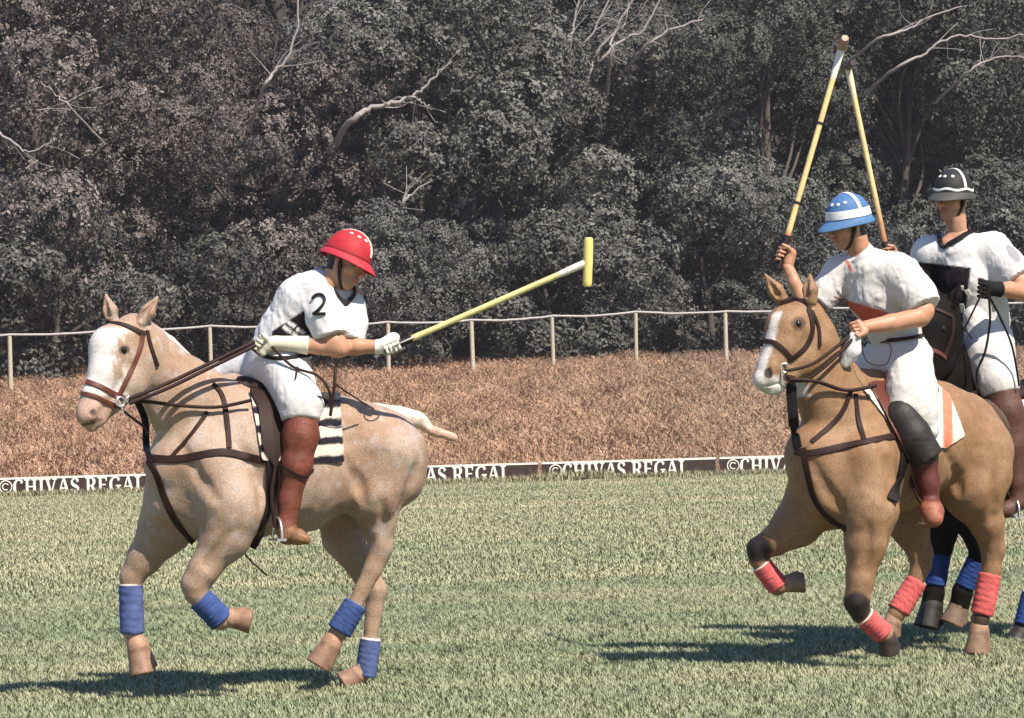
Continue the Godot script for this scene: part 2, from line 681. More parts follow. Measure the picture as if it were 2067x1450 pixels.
# ---- the pale pony in front
func pony_front() -> Array:
	var F0 := fig(560.0, 1000.0, 15.84)
	var gx := 540.0
	var f := F0.at(gx, 1398.0, 0.0)
	f.base.y = -F0.W.y     # base on the ground
	var t := thing("polo_pony", "pale cream pony with white face and blue leg wraps galloping left", "horse", F0.W + f.base, "ponies in the match")
	var lat := f.dir(0.40, 0.0, 0.92)
	var L: Array = []
	chain(L, f, [[405, 930, 60, 100], [495, 935, 20, 147], [600, 940, -20, 131], [690, 912, -55, 100], [770, 910, -95, 86]], {ax = lat, s = 0.86})
	chain(L, f, [[345, 945, 92, 52], [420, 985, 55, 100]], {ax = lat, s = 1.0})
	chain(L, f, [[345, 1010, 70, 50], [440, 1030, 50, 66]], {ax = lat, s = 1.1})
	chain(L, f, [[470, 800, 15, 46], [600, 838, -20, 50]], {ax = lat, s = 0.7})
	chain(L, f, [[440, 868, 48, 108], [372, 805, 82, 80], [318, 735, 112, 56]], {ax = lat, s = 0.62})
	chain(L, f, [[795, 925, -60, 66], [800, 965, -50, 58]])
	chain(L, f, [[785, 925, -140, 66], [790, 970, -150, 52]])
	chain(L, f, [[690, 860, -20, 60], [760, 880, -50, 60]])
	# near fore
	chain(L, f, [[425, 930, 105, 66], [470, 1025, 118, 64], [455, 1085, 124, 47], [412, 1148, 126, 30], [394, 1180, 126, 27], [398, 1200, 125, 21], [425, 1232, 121, 15], [446, 1252, 118, 18], [466, 1250, 118, 14]])
	# far fore
	chain(L, f, [[365, 985, 35, 70], [335, 1065, 22, 54], [292, 1128, 14, 33], [268, 1165, 12, 24], [267, 1185, 12, 20], [267, 1240, 12, 15], [271, 1276, 12, 18], [280, 1304, 14, 14]])
	# near hind
	chain(L, f, [[775, 925, -45, 86], [752, 1000, -28, 60], [762, 1055, -34, 34], [768, 1105, -40, 24], [752, 1150, -39, 19], [712, 1230, -37, 15], [686, 1272, -36, 18], [670, 1298, -36, 15]])
	chain(L, f, [[766, 1075, -42, 12], [784, 1106, -42, 9], [770, 1135, -40, 9]])
	# far hind
	chain(L, f, [[760, 930, -140, 70], [688, 1015, -135, 58], [692, 1085, -138, 42], [738, 1160, -142, 26], [758, 1192, -144, 23], [755, 1230, -144, 17], [746, 1300, -142, 15], [737, 1346, -142, 18], [724, 1362, -140, 15]])
	groove(L, f, [[470, 880], [520, 960], [528, 1040]], 9.0)
	groove(L, f, [[360, 880], [400, 960], [440, 1010]], 8.0)
	groove(L, f, [[690, 920], [720, 970], [738, 1020]], 9.0)
	groove(L, f, [[845, 930], [825, 990], [800, 1040]], 7.0)
	groove(L, f, [[462, 1075], [435, 1115], [412, 1150]], 5.0)
	groove(L, f, [[770, 1010], [775, 1050], [772, 1085]], 5.0)
	# head
	var H: Array = []
	var hl := f.dir(0.66, 0.0, 0.75)
	chain(H, f, [[330, 750, 108, 52], [296, 705, 124, 47], [274, 680, 136, 41]], {ax = hl, s = 0.7})
	chain(H, f, [[266, 676, 140, 38], [226, 706, 166, 45], [216, 752, 182, 37], [196, 796, 198, 28], [181, 830, 208, 27]], {ax = hl, s = 0.82})
	chain(H, f, [[284, 730, 140, 42], [262, 772, 158, 36], [226, 812, 182, 23]], {ax = hl, s = 0.72})
	chain(H, f, [[226, 812, 182, 22], [198, 846, 200, 17], [186, 861, 204, 12]], {ax = hl, s = 0.8})
	chain(H, f, [[176, 842, 216, 18], [182, 848, 200, 18]])
	chain(H, f, [[252, 692, 168, 15], [262, 722, 172, 12]], {k = 0.03})
	chain(H, f, [[191, 822, 222, 9], [186, 840, 226, 9]], {k = 0.02})
	chain(H, f, [[185, 836, 240, 6], [194, 831, 236, 5]], {sub = true, k = 0.006})
	chain(H, f, [[172, 857, 240, 3], [206, 848, 214, 3]], {sub = true, k = 0.006})
	ear(H, f, [228, 650, 138, 15], [213, 595, 146, 4], f.dir(-0.5, 0.1, 0.85))
	ear(H, f, [284, 652, 158, 15], [318, 599, 156, 4], f.dir(-0.3, -0.2, 0.93))
	var lo := Color(0.48, 0.315, 0.215)
	var paint := func(p: Vector3, _g: Vector3) -> Color:
		var q := f.inv(p)
		var c := lo.lerp(Color(0.56, 0.43, 0.345), clampf(0.5 + 1.1 * grain.get_noise_3dv(p * 3.2), 0.0, 1.0))
		# grey-white dappling over shoulder, chest and quarters
		var dap := sm(0.05, 0.45, grain.get_noise_3dv(p * 11.0 + Vector3(7, 3, 1)))
		c = c.lerp(Color(0.60, 0.535, 0.52), 0.6 * dap)
		if q.y > 1130.0:
			c = c.lerp(Color(0.54, 0.38, 0.265), 0.6)
		if q.x < 330.0 and q.y < 880.0 and q.z > 95.0:
			var ll: float = (q.x - 215.0) * 0.66 + (q.z - 178.0) * 0.75 - (q.y - 700.0) * 0.02
			var wob := 7.0 * grain.get_noise_3dv(p * 20.0)
			var wh := (1.0 - sm(29.0, 36.0, ll + wob)) * sm(655.0, 672.0, q.y) * (1.0 - sm(795.0, 806.0, q.y))
			c = c.lerp(Color(0.92, 0.89, 0.89), wh)
			var pk := sm(800.0, 815.0, q.y) * (1.0 - sm(212.0, 226.0, q.x))
			c = c.lerp(Color(0.66, 0.44, 0.37), pk)
			c = c.lerp(Color(0.10, 0.05, 0.045), sm(10.0, 5.0, Vector2(q.x - 189.0, q.y - 834.0).length()) * 0.9 * sm(205.0, 215.0, q.z))
			c = c.lerp(Color(0.12, 0.06, 0.05), 0.85 * sm(4.5, 2.0, absf(q.y - 856.0 + (q.x - 180.0) * 0.28)) * sm(212.0, 204.0, q.x))
		if q.z > 150.0 and q.y < 740.0:
			c = c.lerp(Color(0.11, 0.06, 0.045), 0.85 * sm(14.0, 8.0, Vector2(q.x - 251.0, (q.y - 707.0) * 1.2).length()))
		return tone(p, c, 0.14, 16.0)
	pony_body(f, L, H, paint, t)
	var mn := MD.new()
	var ml: Array = []
	chain(ml, f, [[300, 654, 122, 7], [345, 688, 106, 8], [386, 728, 84, 8], [440, 764, 50, 7]], {ax = lat, s = 0.7})
	solid(ml, 0.008, mn, func(p, _g): return tone(p, Color(0.70, 0.62, 0.56), 0.3, 30.0))
	commit(mn, "mane", mats.tail, t)
	eye_ball(H, f, 251, 707, 0.017, t)
	# hooves and wraps
	var hc := Color(0.50, 0.30, 0.20)
	hoof(f, [468, 1248, 118, 508, 1250, 118, 24], hc, t)
	hoof(f, [280, 1302, 14, 297, 1358, 18, 27], hc, t)
	hoof(f, [670, 1296, -36, 645, 1346, -34, 26], hc, t)
	hoof(f, [727, 1360, -140, 694, 1384, -138, 25], hc, t)
	var blue := Color(0.055, 0.095, 0.26)
	var blue2 := Color(0.095, 0.13, 0.30)
	leg_wrap(f, [405, 1208, 124, 25, 450, 1253, 118, 26], blue, blue, t, 1.0)
	leg_wrap(f, [266, 1176, 12, 24, 270, 1278, 12, 24], blue2, Color(0.7, 0.66, 0.6), t, 2.0)
	leg_wrap(f, [719, 1218, -37, 24, 684, 1275, -36, 26], blue, blue, t, 3.0)
	leg_wrap(f, [748, 1288, -142, 21, 738, 1366, -142, 22], blue2, Color(0.7, 0.66, 0.6), t, 4.0)
	# docked and tied tail flying out behind
	var m := MD.new()
	var tp := []
	for q in [[742, 822, -112], [778, 834, -122], [812, 842, -128], [848, 850, -132], [870, 868, -134], [898, 877, -136], [924, 886, -138]]:
		tp.append(f.pt(q[0], q[1], q[2]))
	cord(m, smooth(tp, 4), [0.02, 0.03, 0.036, 0.04, 0.044, 0.047, 0.05, 0.052, 0.052, 0.05, 0.048, 0.046, 0.042, 0.036, 0.028, 0.024, 0.026, 0.028, 0.026, 0.022, 0.021, 0.022, 0.022, 0.017, 0.006], 14,
		func(tt, s): return tone(Vector3(tt, s * 0.03, 0.3), Color(0.62, 0.54, 0.46) if tt < 0.66 else Color(0.56, 0.38, 0.30), 0.5, 10.0))
	commit(m, "tail", mats.tail, t)
	var B := L + H
	var br := group_node("bridle", t)
	lay(B, f, [[176, 772], [200, 780], [228, 795], [250, 804]], 0.0125, "noseband", mats.red_leather, br)
	lay(B, f, [[166, 795], [190, 800], [215, 812], [238, 822]], 0.010, "drop_noseband", mats.red_leather, br)
	lay(B, f, [[288, 668], [284, 700], [268, 742], [250, 780], [238, 806]], 0.012, "cheekpiece", mats.red_leather, br)
	lay(B, f, [[216, 652], [245, 656], [276, 668], [292, 678]], 0.011, "browband", mats.leather, br)
	lay(B, f, [[296, 668], [304, 700], [318, 740]], 0.009, "throatlatch", mats.leather, br)
	ring(f, 244, 812, 214, 0.022, 0.005, f.dir(0.5, 0, 0.86), "bit_ring", br, mats.steel)
	ring(f, 262, 808, 212, 0.016, 0.004, f.dir(0.5, 0, 0.86), "bit_ring", br, mats.steel)
	line(f, [[235, 800, 214], [245, 820, 214], [250, 838, 212]], 0.005, "bit_shank", mats.steel, br)
	var tk := group_node("breastplate", t)
	lay(B, f, [[306, 926], [360, 928], [430, 915], [470, 916], [545, 934]], 0.019, "chest_strap", mats.leather, tk)
	lay(B, f, [[300, 930], [318, 960], [335, 1010], [362, 1062], [392, 1094]], 0.018, "martingale_strap", mats.leather, tk)
	lay(B, f, [[428, 775], [448, 800], [458, 850], [462, 905]], 0.0125, "neck_strap", mats.leather, tk)
	lay(B, f, [[418, 832], [385, 880], [345, 925]], 0.010, "neck_strap", mats.leather, tk)
	lay(B, f, [[278, 812], [294, 850], [296, 900], [306, 930]], 0.017, "martingale_strap", mats.black_leather, tk)
	var rn := group_node("reins", t)
	line(f, [[262, 805, 214], [330, 778, 190], [420, 735, 150], [512, 690, 98]], 0.010, "rein", mats.leather, rn)
	line(f, [[262, 815, 214], [335, 786, 196], [425, 742, 158], [514, 698, 106]], 0.010, "rein", mats.leather, rn)
	line(f, [[262, 812, 214], [300, 812, 190], [370, 820, 150], [440, 822, 128], [508, 808, 124]], 0.0095, "draw_rein", mats.leather, rn)
	line(f, [[240, 822, 212], [262, 840, 206], [290, 862, 170], [300, 880, 158]], 0.007, "draw_rein", mats.black_leather, rn)
	# striped saddle blanket, saddle and girth
	saddle(L, f, t, {top = [545, 772, -5], cloth = [[505, 800], [528, 930], [690, 935], [686, 790]], blanket = 1,
		flap = [[500, 792], [560, 800], [568, 900], [552, 945], [528, 905], [520, 830]], girth = [[548, 930], [545, 1000], [528, 1060], [505, 1104]], mt = "leather"})
	line(f, [[490, 1100, 60], [496, 1120, 66], [520, 1145, 70], [540, 1162, 70]], 0.004, "girth_strap", mats.black_leather, t)
	return [f, F0, L, H, t]

# saddle: cloth, seat, flap and girth wrapped over the barrel
func saddle(L: Array, f: Fig, t: Node3D, o: Dictionary) -> void:
	patch(L, f, o.cloth, 0.012, 0.010, "saddle_blanket", mats.cloth, t, o.blanket)
	var s := group_node("saddle", t)
	patch(L, f, o.flap, 0.026, 0.014, "saddle_flap", mats[o.mt], s, 0)
	lay(L, f, o.girth, 0.030, "girth", mats.black_leather, s, 0.010, 0.006)
	var c: Array = o.top
	var q: Array = []
	chain(q, f, [[c[0] - 62, c[1] + 6, c[2] + 18, 20], [c[0] - 20, c[1] + 18, c[2] + 8, 26], [c[0] + 35, c[1] + 20, c[2] - 6, 30], [c[0] + 72, c[1] + 10, c[2] - 18, 24]], {ax = f.R.z, s = 2.1})
	var m := MD.new()
	solid(q, 0.014, m, func(_p, _g): return Color.WHITE)
	commit(m, "saddle_seat", mats[o.mt], s)

# padded sheet over a solid; the outline is given by drawing positions, the sheet is woven in rings from its middle
func patch(L: Array, f: Fig, poly: Array, lift: float, th: float, called: String, mt: Material, parent: Node, style: int) -> MeshInstance3D:
	var rim := []
	var mid := Vector2.ZERO
	for j in poly.size():
		var a := Vector2(poly[j][0], poly[j][1])
		var b := Vector2(poly[(j + 1) % poly.size()][0], poly[(j + 1) % poly.size()][1])
		mid += a / poly.size()
		var ns := maxi(int(a.distance_to(b) / 4.0), 2)
		for s in ns:
			rim.append(a.lerp(b, float(s) / ns))
	for it in 2:                                   # round the corners
		var nw := rim.duplicate()
		for j in rim.size():
			nw[j] = rim[j] * 0.5 + (rim[(j + 1) % rim.size()] + rim[(j - 1 + rim.size()) % rim.size()]) * 0.25
		rim = nw
	var area := 0.0
	for j in rim.size():
		area += (rim[j] - mid).cross(rim[(j + 1) % rim.size()] - mid)
	if area < 0.0:
		rim.reverse()
	var m := MD.new()
	var sn := rim.size()
	var rings := 26
	for r in range(rings + 1):
		for s in sn:
			var p: Vector2 = mid.lerp(rim[s], maxf(float(r) / rings, 0.01))
			var h := snap(L, f, p.x, p.y, lift)
			var c := Color.WHITE
			var gap := 0.0
			if style == 1:
				# black and cream woven bars running along the back
				var w := p.y + 0.10 * (p.x - 640.0) + 5.0 * grain.get_noise_2d(p.x * 0.02, p.y * 0.05)
				var band := fposmod(w, 37.0)
				c = Color(0.022, 0.02, 0.03).lerp(Color(0.62, 0.55, 0.48), sm(13.0, 16.0, band) * sm(37.0, 35.0, band))
				gap = 0.003 * sm(13.0, 16.0, band)
			elif style == 2:
				c = Color(0.74, 0.70, 0.62).lerp(Color(0.66, 0.22, 0.14), sm(1898.0, 1901.0, p.x) * sm(1921.0, 1918.0, p.x))
			elif style == 3:
				c = Color(0.7, 0.68, 0.66)
			m.v.append(h[0] + h[1] * (gap + 0.003 * grain.get_noise_2d(p.x * 0.05, p.y * 0.05)))
			m.n.append(h[1])
			m.c.append(tone(h[0], c, 0.2, 20.0))
	var top := m.v.size()
	for j in top:
		m.v.append(m.v[j] - m.n[j] * th)
		m.n.append(-m.n[j])
		m.c.append(m.c[j])
	for r in rings:
		for s in sn:
			var a := r * sn + s
			var b := r * sn + (s + 1) % sn
			m.i.append_array([a, a + sn, b, b, a + sn, b + sn])
			m.i.append_array([a + top, b + top, a + sn + top, b + top, b + sn + top, a + sn + top])
	var e := rings * sn
	for s in sn:
		var a := e + s
		var b := e + (s + 1) % sn
		m.i.append_array([a, a + top, b, b, a + top, b + top])
	return commit(m, called, mt, parent)

# ---- the tan pony on the right
func pony_tan() -> Array:
	var F0 := fig(1800.0, 950.0, 16.95)
	var f := F0.at(1800.0, 1340.0, 0.0)
	f.base.y = -F0.W.y
	var t := thing("polo_pony", "tan pony with narrow white blaze and pink leg wraps, second from right", "horse", F0.W + f.base, "ponies in the match")
	var lat := f.dir(0.71, 0.0, 0.70)
	var L: Array = []
	chain(L, f, [[1668, 935, 200, 82], [1735, 920, 130, 118], [1805, 905, 60, 122], [1885, 880, -30, 107], [1940, 880, -90, 90]], {ax = lat, s = 0.84})
	chain(L, f, [[1650, 915, 215, 60], [1685, 985, 195, 76]], {ax = lat, s = 1.0})
	chain(L, f, [[1670, 1005, 190, 58], [1740, 1000, 130, 70]])
	chain(L, f, [[1740, 785, 130, 42], [1830, 800, 40, 44]], {ax = lat, s = 0.7})
	chain(L, f, [[1712, 860, 165, 100], [1672, 780, 200, 76], [1652, 705, 226, 54]], {ax = lat, s = 0.66})
	chain(L, f, [[1972, 925, -70, 66], [1985, 960, -60, 54]])
	chain(L, f, [[1925, 920, -150, 62], [1925, 970, -155, 50]])
	# near fore
	chain(L, f, [[1745, 930, 215, 62], [1755, 1030, 232, 54], [1748, 1100, 240, 40], [1737, 1170, 244, 26], [1729, 1215, 246, 24], [1737, 1238, 240, 18], [1765, 1264, 228, 14], [1784, 1280, 220, 17], [1790, 1290, 216, 14]])
	# far fore
	chain(L, f, [[1660, 985, 165, 66], [1610, 1056, 168, 46], [1562, 1094, 168, 28], [1532, 1108, 167, 22], [1532, 1130, 166, 18], [1552, 1166, 160, 14], [1570, 1184, 154, 17], [1586, 1180, 150, 13]])
	# near hind
	chain(L, f, [[1962, 915, -70, 84], [1962, 990, -46, 62], [1990, 1055, -60, 34], [2002, 1108, -74, 24], [1999, 1150, -72, 18], [1986, 1215, -68, 15], [1976, 1250, -65, 18], [1972, 1272, -63, 15]])
	chain(L, f, [[2006, 1075, -78, 11], [2018, 1106, -80, 9], [2006, 1135, -76, 9]])
	# far hind reaching forward under the belly
	chain(L, f, [[1890, 915, -150, 74], [1848, 1000, -105, 56], [1836, 1065, -95, 38], [1856, 1118, -100, 25], [1858, 1140, -100, 21], [1840, 1190, -92, 15], [1808, 1238, -82, 18], [1800, 1256, -78, 14]])
	groove(L, f, [[1770, 880], [1795, 950], [1795, 1020]], 9.0)
	groove(L, f, [[1640, 930], [1668, 985], [1700, 1030]], 9.0)
	groove(L, f, [[1905, 900], [1925, 950], [1935, 1000]], 8.0)
	groove(L, f, [[2005, 960], [2005, 1010], [2000, 1050]], 6.0)
	groove(L, f, [[1755, 1060], [1752, 1110], [1745, 1160]], 5.0)
	var H: Array = []
	var hl := f.dir(0.62, 0.10, 0.78)
	chain(H, f, [[1660, 720, 220, 50], [1644, 680, 236, 46], [1630, 648, 246, 40]], {ax = hl, s = 0.72})
	chain(H, f, [[1626, 644, 248, 38], [1592, 664, 270, 44], [1580, 702, 284, 36], [1561, 738, 298, 28], [1550, 762, 304, 27]], {ax = hl, s = 0.84})
	chain(H, f, [[1642, 690, 246, 40], [1624, 724, 262, 34], [1592, 752, 284, 22]], {ax = hl, s = 0.74})
	chain(H, f, [[1592, 752, 284, 21], [1568, 778, 300, 16], [1558, 786, 304, 12]], {ax = hl, s = 0.8})
	chain(H, f, [[1540, 768, 314, 17], [1550, 776, 296, 16]])
	chain(H, f, [[1612, 640, 272, 15], [1622, 666, 276, 12]], {k = 0.03})
	chain(H, f, [[1558, 740, 318, 10], [1553, 760, 322, 10]], {k = 0.02})
	chain(H, f, [[1553, 747, 336, 8], [1554, 758, 336, 7]], {sub = true, k = 0.006})
	chain(H, f, [[1538, 782, 334, 3], [1572, 774, 312, 3]], {sub = true, k = 0.006})
	ear(H, f, [1582, 606, 244, 16], [1546, 552, 248, 4], f.dir(-0.2, 0.0, 0.97))
	ear(H, f, [1638, 606, 264, 16], [1637, 552, 262, 4], f.dir(-0.55, 0.0, 0.83))
	var base := Color(0.36, 0.205, 0.105)
	var paint := func(p: Vector3, _g: Vector3) -> Color:
		var q := f.inv(p)
		var c := base.lerp(Color(0.43, 0.27, 0.155), clampf(0.5 + 1.2 * grain.get_noise_3dv(p * 3.5), 0.0, 1.0))
		c = c.lerp(Color(0.30, 0.17, 0.09), 0.5 * sm(0.1, 0.5, grain.get_noise_3dv(p * 9.0 + Vector3(1, 9, 4))))
		# dark points at the knees and below
		var dk := 0.0
		dk = maxf(dk, sm(34.0, 24.0, Vector2(q.x - 1530.0, q.y - 1108.0).length()))
		dk = maxf(dk, sm(36.0, 26.0, Vector2(q.x - 1728.0, q.y - 1226.0).length()))
		dk = maxf(dk, sm(1232.0, 1240.0, q.y) * sm(1960.0, 1965.0, q.x) * 0.9)
		c = c.lerp(Color(0.032, 0.024, 0.022), dk)
		if q.x < 1680.0 and q.y < 800.0 and q.z > 225.0:
			var ll: float = (q.x - 1582.0) * 0.62 + (q.z - 282.0) * 0.78 - (q.y - 690.0) * 0.10
			var wob := 5.0 * grain.get_noise_3dv(p * 20.0)
			var w0 := lerpf(8.0, 19.0, sm(630.0, 750.0, q.y))
			var mid := lerpf(13.0, -9.0, sm(635.0, 745.0, q.y))
			var wh := sm(w0 + 3.0, w0 - 3.0, absf(ll - mid + wob)) * sm(622.0, 634.0, q.y)
			wh = maxf(wh, sm(752.0, 764.0, q.y) * sm(1590.0, 1580.0, q.x))
			c = c.lerp(Color(0.88, 0.84, 0.82), wh)
			c = c.lerp(Color(0.05, 0.035, 0.035), sm(15.0, 9.0, Vector2((q.x - 1553.0) * 1.3, q.y - 753.0).length()) * sm(312.0, 318.0, q.z))
			c = c.lerp(Color(0.07, 0.04, 0.03), 0.85 * sm(19.0, 9.0, Vector2(q.x - 1614.0, q.y - 652.0).length()))
		return tone(p, c, 0.22, 18.0)
	pony_body(f, L, H, paint, t)
	eye_ball(H, f, 1614, 652, 0.018, t)
	var hc := Color(0.40, 0.25, 0.16)
	hoof(f, [1790, 1288, 216, 1798, 1318, 206, 21], Color(0.07, 0.045, 0.04), t)
	hoof(f, [1588, 1180, 150, 1622, 1172, 142, 21], Color(0.42, 0.28, 0.19), t)
	hoof(f, [1973, 1270, -63, 1972, 1322, -55, 25], hc, t)
	hoof(f, [1800, 1254, -78, 1794, 1288, -72, 22], hc, t)
	var pink := Color(0.62, 0.13, 0.13)
	var cream := Color(0.72, 0.62, 0.54)
	leg_wrap(f, [1744, 1244, 237, 21, 1783, 1280, 220, 22], pink, cream, t, 5.0)
	leg_wrap(f, [1536, 1140, 164, 21, 1572, 1186, 153, 22], pink, cream, t, 6.0)
	leg_wrap(f, [1996, 1158, -71, 23, 1979, 1240, -66, 23], pink, pink, t, 7.0)
	leg_wrap(f, [1850, 1172, -96, 22, 1812, 1234, -83, 23], pink, pink, t, 8.0)
	var m := MD.new()
	var tp := []
	for q in [[1985, 815, -140], [2015, 850, -175], [2030, 900, -195], [2034, 950, -200]]:
		tp.append(f.pt(q[0], q[1], q[2]))
	cord(m, smooth(tp, 4), [0.03, 0.036, 0.04, 0.042, 0.044, 0.042, 0.04, 0.034, 0.01], 14, func(tt, s): return tone(Vector3(tt, s * 0.03, 0.3), Color(0.10, 0.07, 0.05), 0.4, 10.0))
	commit(m, "tail", mats.tail, t)
	var B := L + H
	var br := group_node("bridle", t)
	lay(B, f, [[1543, 688], [1562, 690], [1580, 702], [1598, 722]], 0.012, "noseband", mats.leather, br)
	lay(B, f, [[1634, 622], [1642, 660], [1632, 694], [1610, 716], [1592, 726]], 0.0135, "cheekpiece", mats.leather, br)
	lay(B, f, [[1578, 610], [1600, 602], [1624, 608], [1638, 622]], 0.011, "browband", mats.leather, br)
	lay(B, f, [[1640, 626], [1654, 660], [1656, 700]], 0.009, "throatlatch", mats.leather, br)
	ring(f, 1586, 742, 316, 0.022, 0.005, f.dir(0.3, 0, 0.95), "bit_ring", br, mats.steel)
	line(f, [[1578, 740, 318], [1580, 760, 316], [1584, 778, 312]], 0.006, "bit_shank", mats.steel, br)
	var tk := group_node("breastplate", t)
	lay(B, f, [[1606, 912], [1640, 915], [1700, 902], [1760, 890], [1806, 880]], 0.017, "chest_strap", mats.leather, tk)
	lay(B, f, [[1622, 905], [1630, 950], [1646, 1010], [1680, 1052], [1708, 1068]], 0.017, "martingale_strap", mats.leather, tk)
	lay(B, f, [[1718, 790], [1702, 830], [1675, 862], [1640, 892]], 0.0125, "neck_strap", mats.leather, tk)
	lay(B, f, [[1728, 795], [1732, 840], [1745, 888]], 0.0125, "neck_strap", mats.leather, tk)
	lay(B, f, [[1598, 770], [1600, 810], [1604, 860], [1612, 905]], 0.026, "martingale_strap", mats.black_leather, tk)
	var rn := group_node("reins", t)
	line(f, [[1590, 748, 316], [1640, 735, 300], [1690, 700, 270], [1724, 672, 240]], 0.009, "rein", mats.leather, rn)
	line(f, [[1590, 760, 316], [1625, 768, 300], [1680, 728, 280], [1728, 678, 244]], 0.009, "rein", mats.leather, rn)
	line(f, [[1594, 765, 314], [1650, 770, 290], [1710, 788, 250], [1770, 778, 215]], 0.0105, "draw_rein", mats.leather, rn)
	line(f, [[1740, 690, 236], [1752, 730, 230], [1790, 735, 220], [1800, 700, 214], [1785, 690, 214]], 0.003, "rein_end", mats.leather, rn)
	saddle(L, f, t, {top = [1800, 778, 62], cloth = [[1740, 785], [1830, 900], [1905, 905], [1945, 880], [1915, 800], [1880, 770]], blanket = 2,
		flap = [[1748, 775], [1790, 770], [1850, 850], [1856, 930], [1828, 930], [1790, 850]], girth = [[1826, 915], [1818, 950], [1808, 985], [1800, 1012]], mt = "red_leather"})
	return [f, F0, L, H, t]

# ---- the black pony behind it
func pony_black() -> Array:
	var F0 := fig(1980.0, 950.0, 17.95)
	var f := F0.at(1980.0, 1310.0, 0.0)
	f.base.y = -F0.W.y
	var t := thing("polo_pony", "black pony with blue leg wraps, behind the tan pony at the right edge", "horse", F0.W + f.base, "ponies in the match")
	var lat := f.dir(0.62, 0.0, 0.78)
	var L: Array = []
	chain(L, f, [[1880, 905, 130, 84], [1945, 900, 75, 112], [2015, 893, 10, 116], [2090, 872, -60, 104], [2150, 872, -110, 88]], {ax = lat, s = 0.84})
	chain(L, f, [[1866, 890, 145, 60], [1900, 960, 120, 76]])
	chain(L, f, [[1960, 790, 70, 42], [2040, 810, 0, 44]], {ax = lat, s = 0.7})
	chain(L, f, [[1920, 840, 105, 92], [1900, 755, 142, 68], [1896, 690, 160, 52]], {ax = lat, s = 0.7})
	chain(L, f, [[2180, 915, -100, 64], [2190, 955, -90, 54]])
	chain(L, f, [[2140, 915, -170, 60], [2140, 960, -175, 50]])
	# far fore, planted straight
	chain(L, f, [[1895, 950, 95, 62], [1908, 1020, 92, 44], [1905, 1075, 92, 27], [1900, 1108, 92, 23], [1896, 1130, 92, 17], [1890, 1180, 92, 15], [1886, 1196, 92, 20], [1880, 1222, 94, 22]])
	# near fore, lifted
	chain(L, f, [[1950, 960, 135, 60], [1952, 1030, 140, 42], [1976, 1092, 130, 25], [1979, 1116, 124, 22], [1970, 1135, 120, 16], [1950, 1180, 112, 15], [1942, 1195, 110, 20], [1936, 1222, 108, 20]])
	# near hind
	chain(L, f, [[2160, 900, -60, 80], [2125, 975, -30, 60], [2120, 1040, -30, 36], [2100, 1110, -36, 25], [2092, 1150, -34, 18], [2072, 1230, -26, 15], [2064, 1262, -24, 18], [2060, 1276, -22, 15]])
	# far hind trailing
	chain(L, f, [[2130, 905, -160, 74], [2140, 990, -150, 56], [2175, 1060, -160, 34], [2195, 1120, -170, 24], [2200, 1190, -170, 16], [2196, 1250, -168, 18], [2190, 1268, -166, 15]])
	var H: Array = []
	var hl := f.dir(0.70, 0.0, 0.71)
	chain(H, f, [[1898, 705, 158, 50], [1898, 668, 166, 47], [1898, 642, 176, 43]], {ax = hl, s = 0.8})
	chain(H, f, [[1896, 636, 180, 42], [1884, 668, 198, 46], [1870, 720, 218, 37], [1854, 765, 232, 28], [1848, 790, 236, 27]], {ax = hl, s = 0.86})
	chain(H, f, [[1908, 685, 182, 38], [1898, 730, 198, 32], [1874, 768, 220, 21]], {ax = hl, s = 0.8})
	chain(H, f, [[1874, 768, 220, 20], [1858, 800, 232, 15]], {ax = hl, s = 0.8})
	ear(H, f, [1872, 612, 180, 14], [1860, 566, 182, 4], f.dir(-0.4, 0.0, 0.9))
	ear(H, f, [1924, 616, 196, 14], [1940, 574, 196, 4], f.dir(-0.4, 0.0, 0.9))
	var paint := func(p: Vector3, _g: Vector3) -> Color:
		return tone(p, Color(0.009, 0.008, 0.0085).lerp(Color(0.017, 0.013, 0.012), clampf(0.5 + grain.get_noise_3dv(p * 4.0), 0.0, 1.0)), 0.25, 14.0)
	pony_body(f, L, H, paint, t, 0.016, mats.dark_hide)
	eye_ball(H, f, 1907, 662, 0.017, t)
	hoof(f, [1881, 1218, 94, 1876, 1268, 100, 27], Color(0.035, 0.03, 0.03), t)
	hoof(f, [1937, 1218, 108, 1924, 1262, 112, 24], Color(0.36, 0.24, 0.17), t)
	hoof(f, [2060, 1272, -22, 2052, 1297, -18, 24], Color(0.035, 0.03, 0.03), t)
	hoof(f, [2190, 1262, -166, 2186, 1282, -164, 24], Color(0.035, 0.03, 0.03), t)
	var blue := Color(0.035, 0.075, 0.26)
	leg_wrap(f, [1898, 1118, 92, 22, 1888, 1182, 92, 21], blue, blue, t, 9.0)
	leg_wrap(f, [1972, 1130, 120, 20, 1948, 1184, 112, 21], blue, blue, t, 10.0)
	leg_wrap(f, [2082, 1195, -30, 21, 2065, 1262, -24, 21], blue, Color(0.6, 0.6, 0.62), t, 11.0)
	leg_wrap(f, [2200, 1185, -170, 21, 2196, 1250, -168, 21], blue, blue, t, 12.0)
	var m := MD.new()
	var tp := []
	for q in [[2195, 815, -150], [2225, 850, -170], [2240, 910, -175], [2238, 970, -175]]:
		tp.append(f.pt(q[0], q[1], q[2]))
	cord(m, smooth(tp, 4), [0.03, 0.036, 0.04, 0.042, 0.044, 0.042, 0.04, 0.034, 0.01], 14, func(tt, s): return tone(Vector3(tt, s * 0.03, 0.3), Color(0.02, 0.018, 0.018), 0.4, 10.0))
	commit(m, "tail", mats.tail, t)
	var B := L + H
	var br := group_node("bridle", t)
	lay(B, f, [[1858, 632], [1882, 622], [1907, 630], [1926, 640]], 0.011, "browband", mats.leather, br)
	lay(B, f, [[1850, 712], [1872, 704], [1897, 712], [1912, 724]], 0.011, "noseband", mats.red_leather, br)
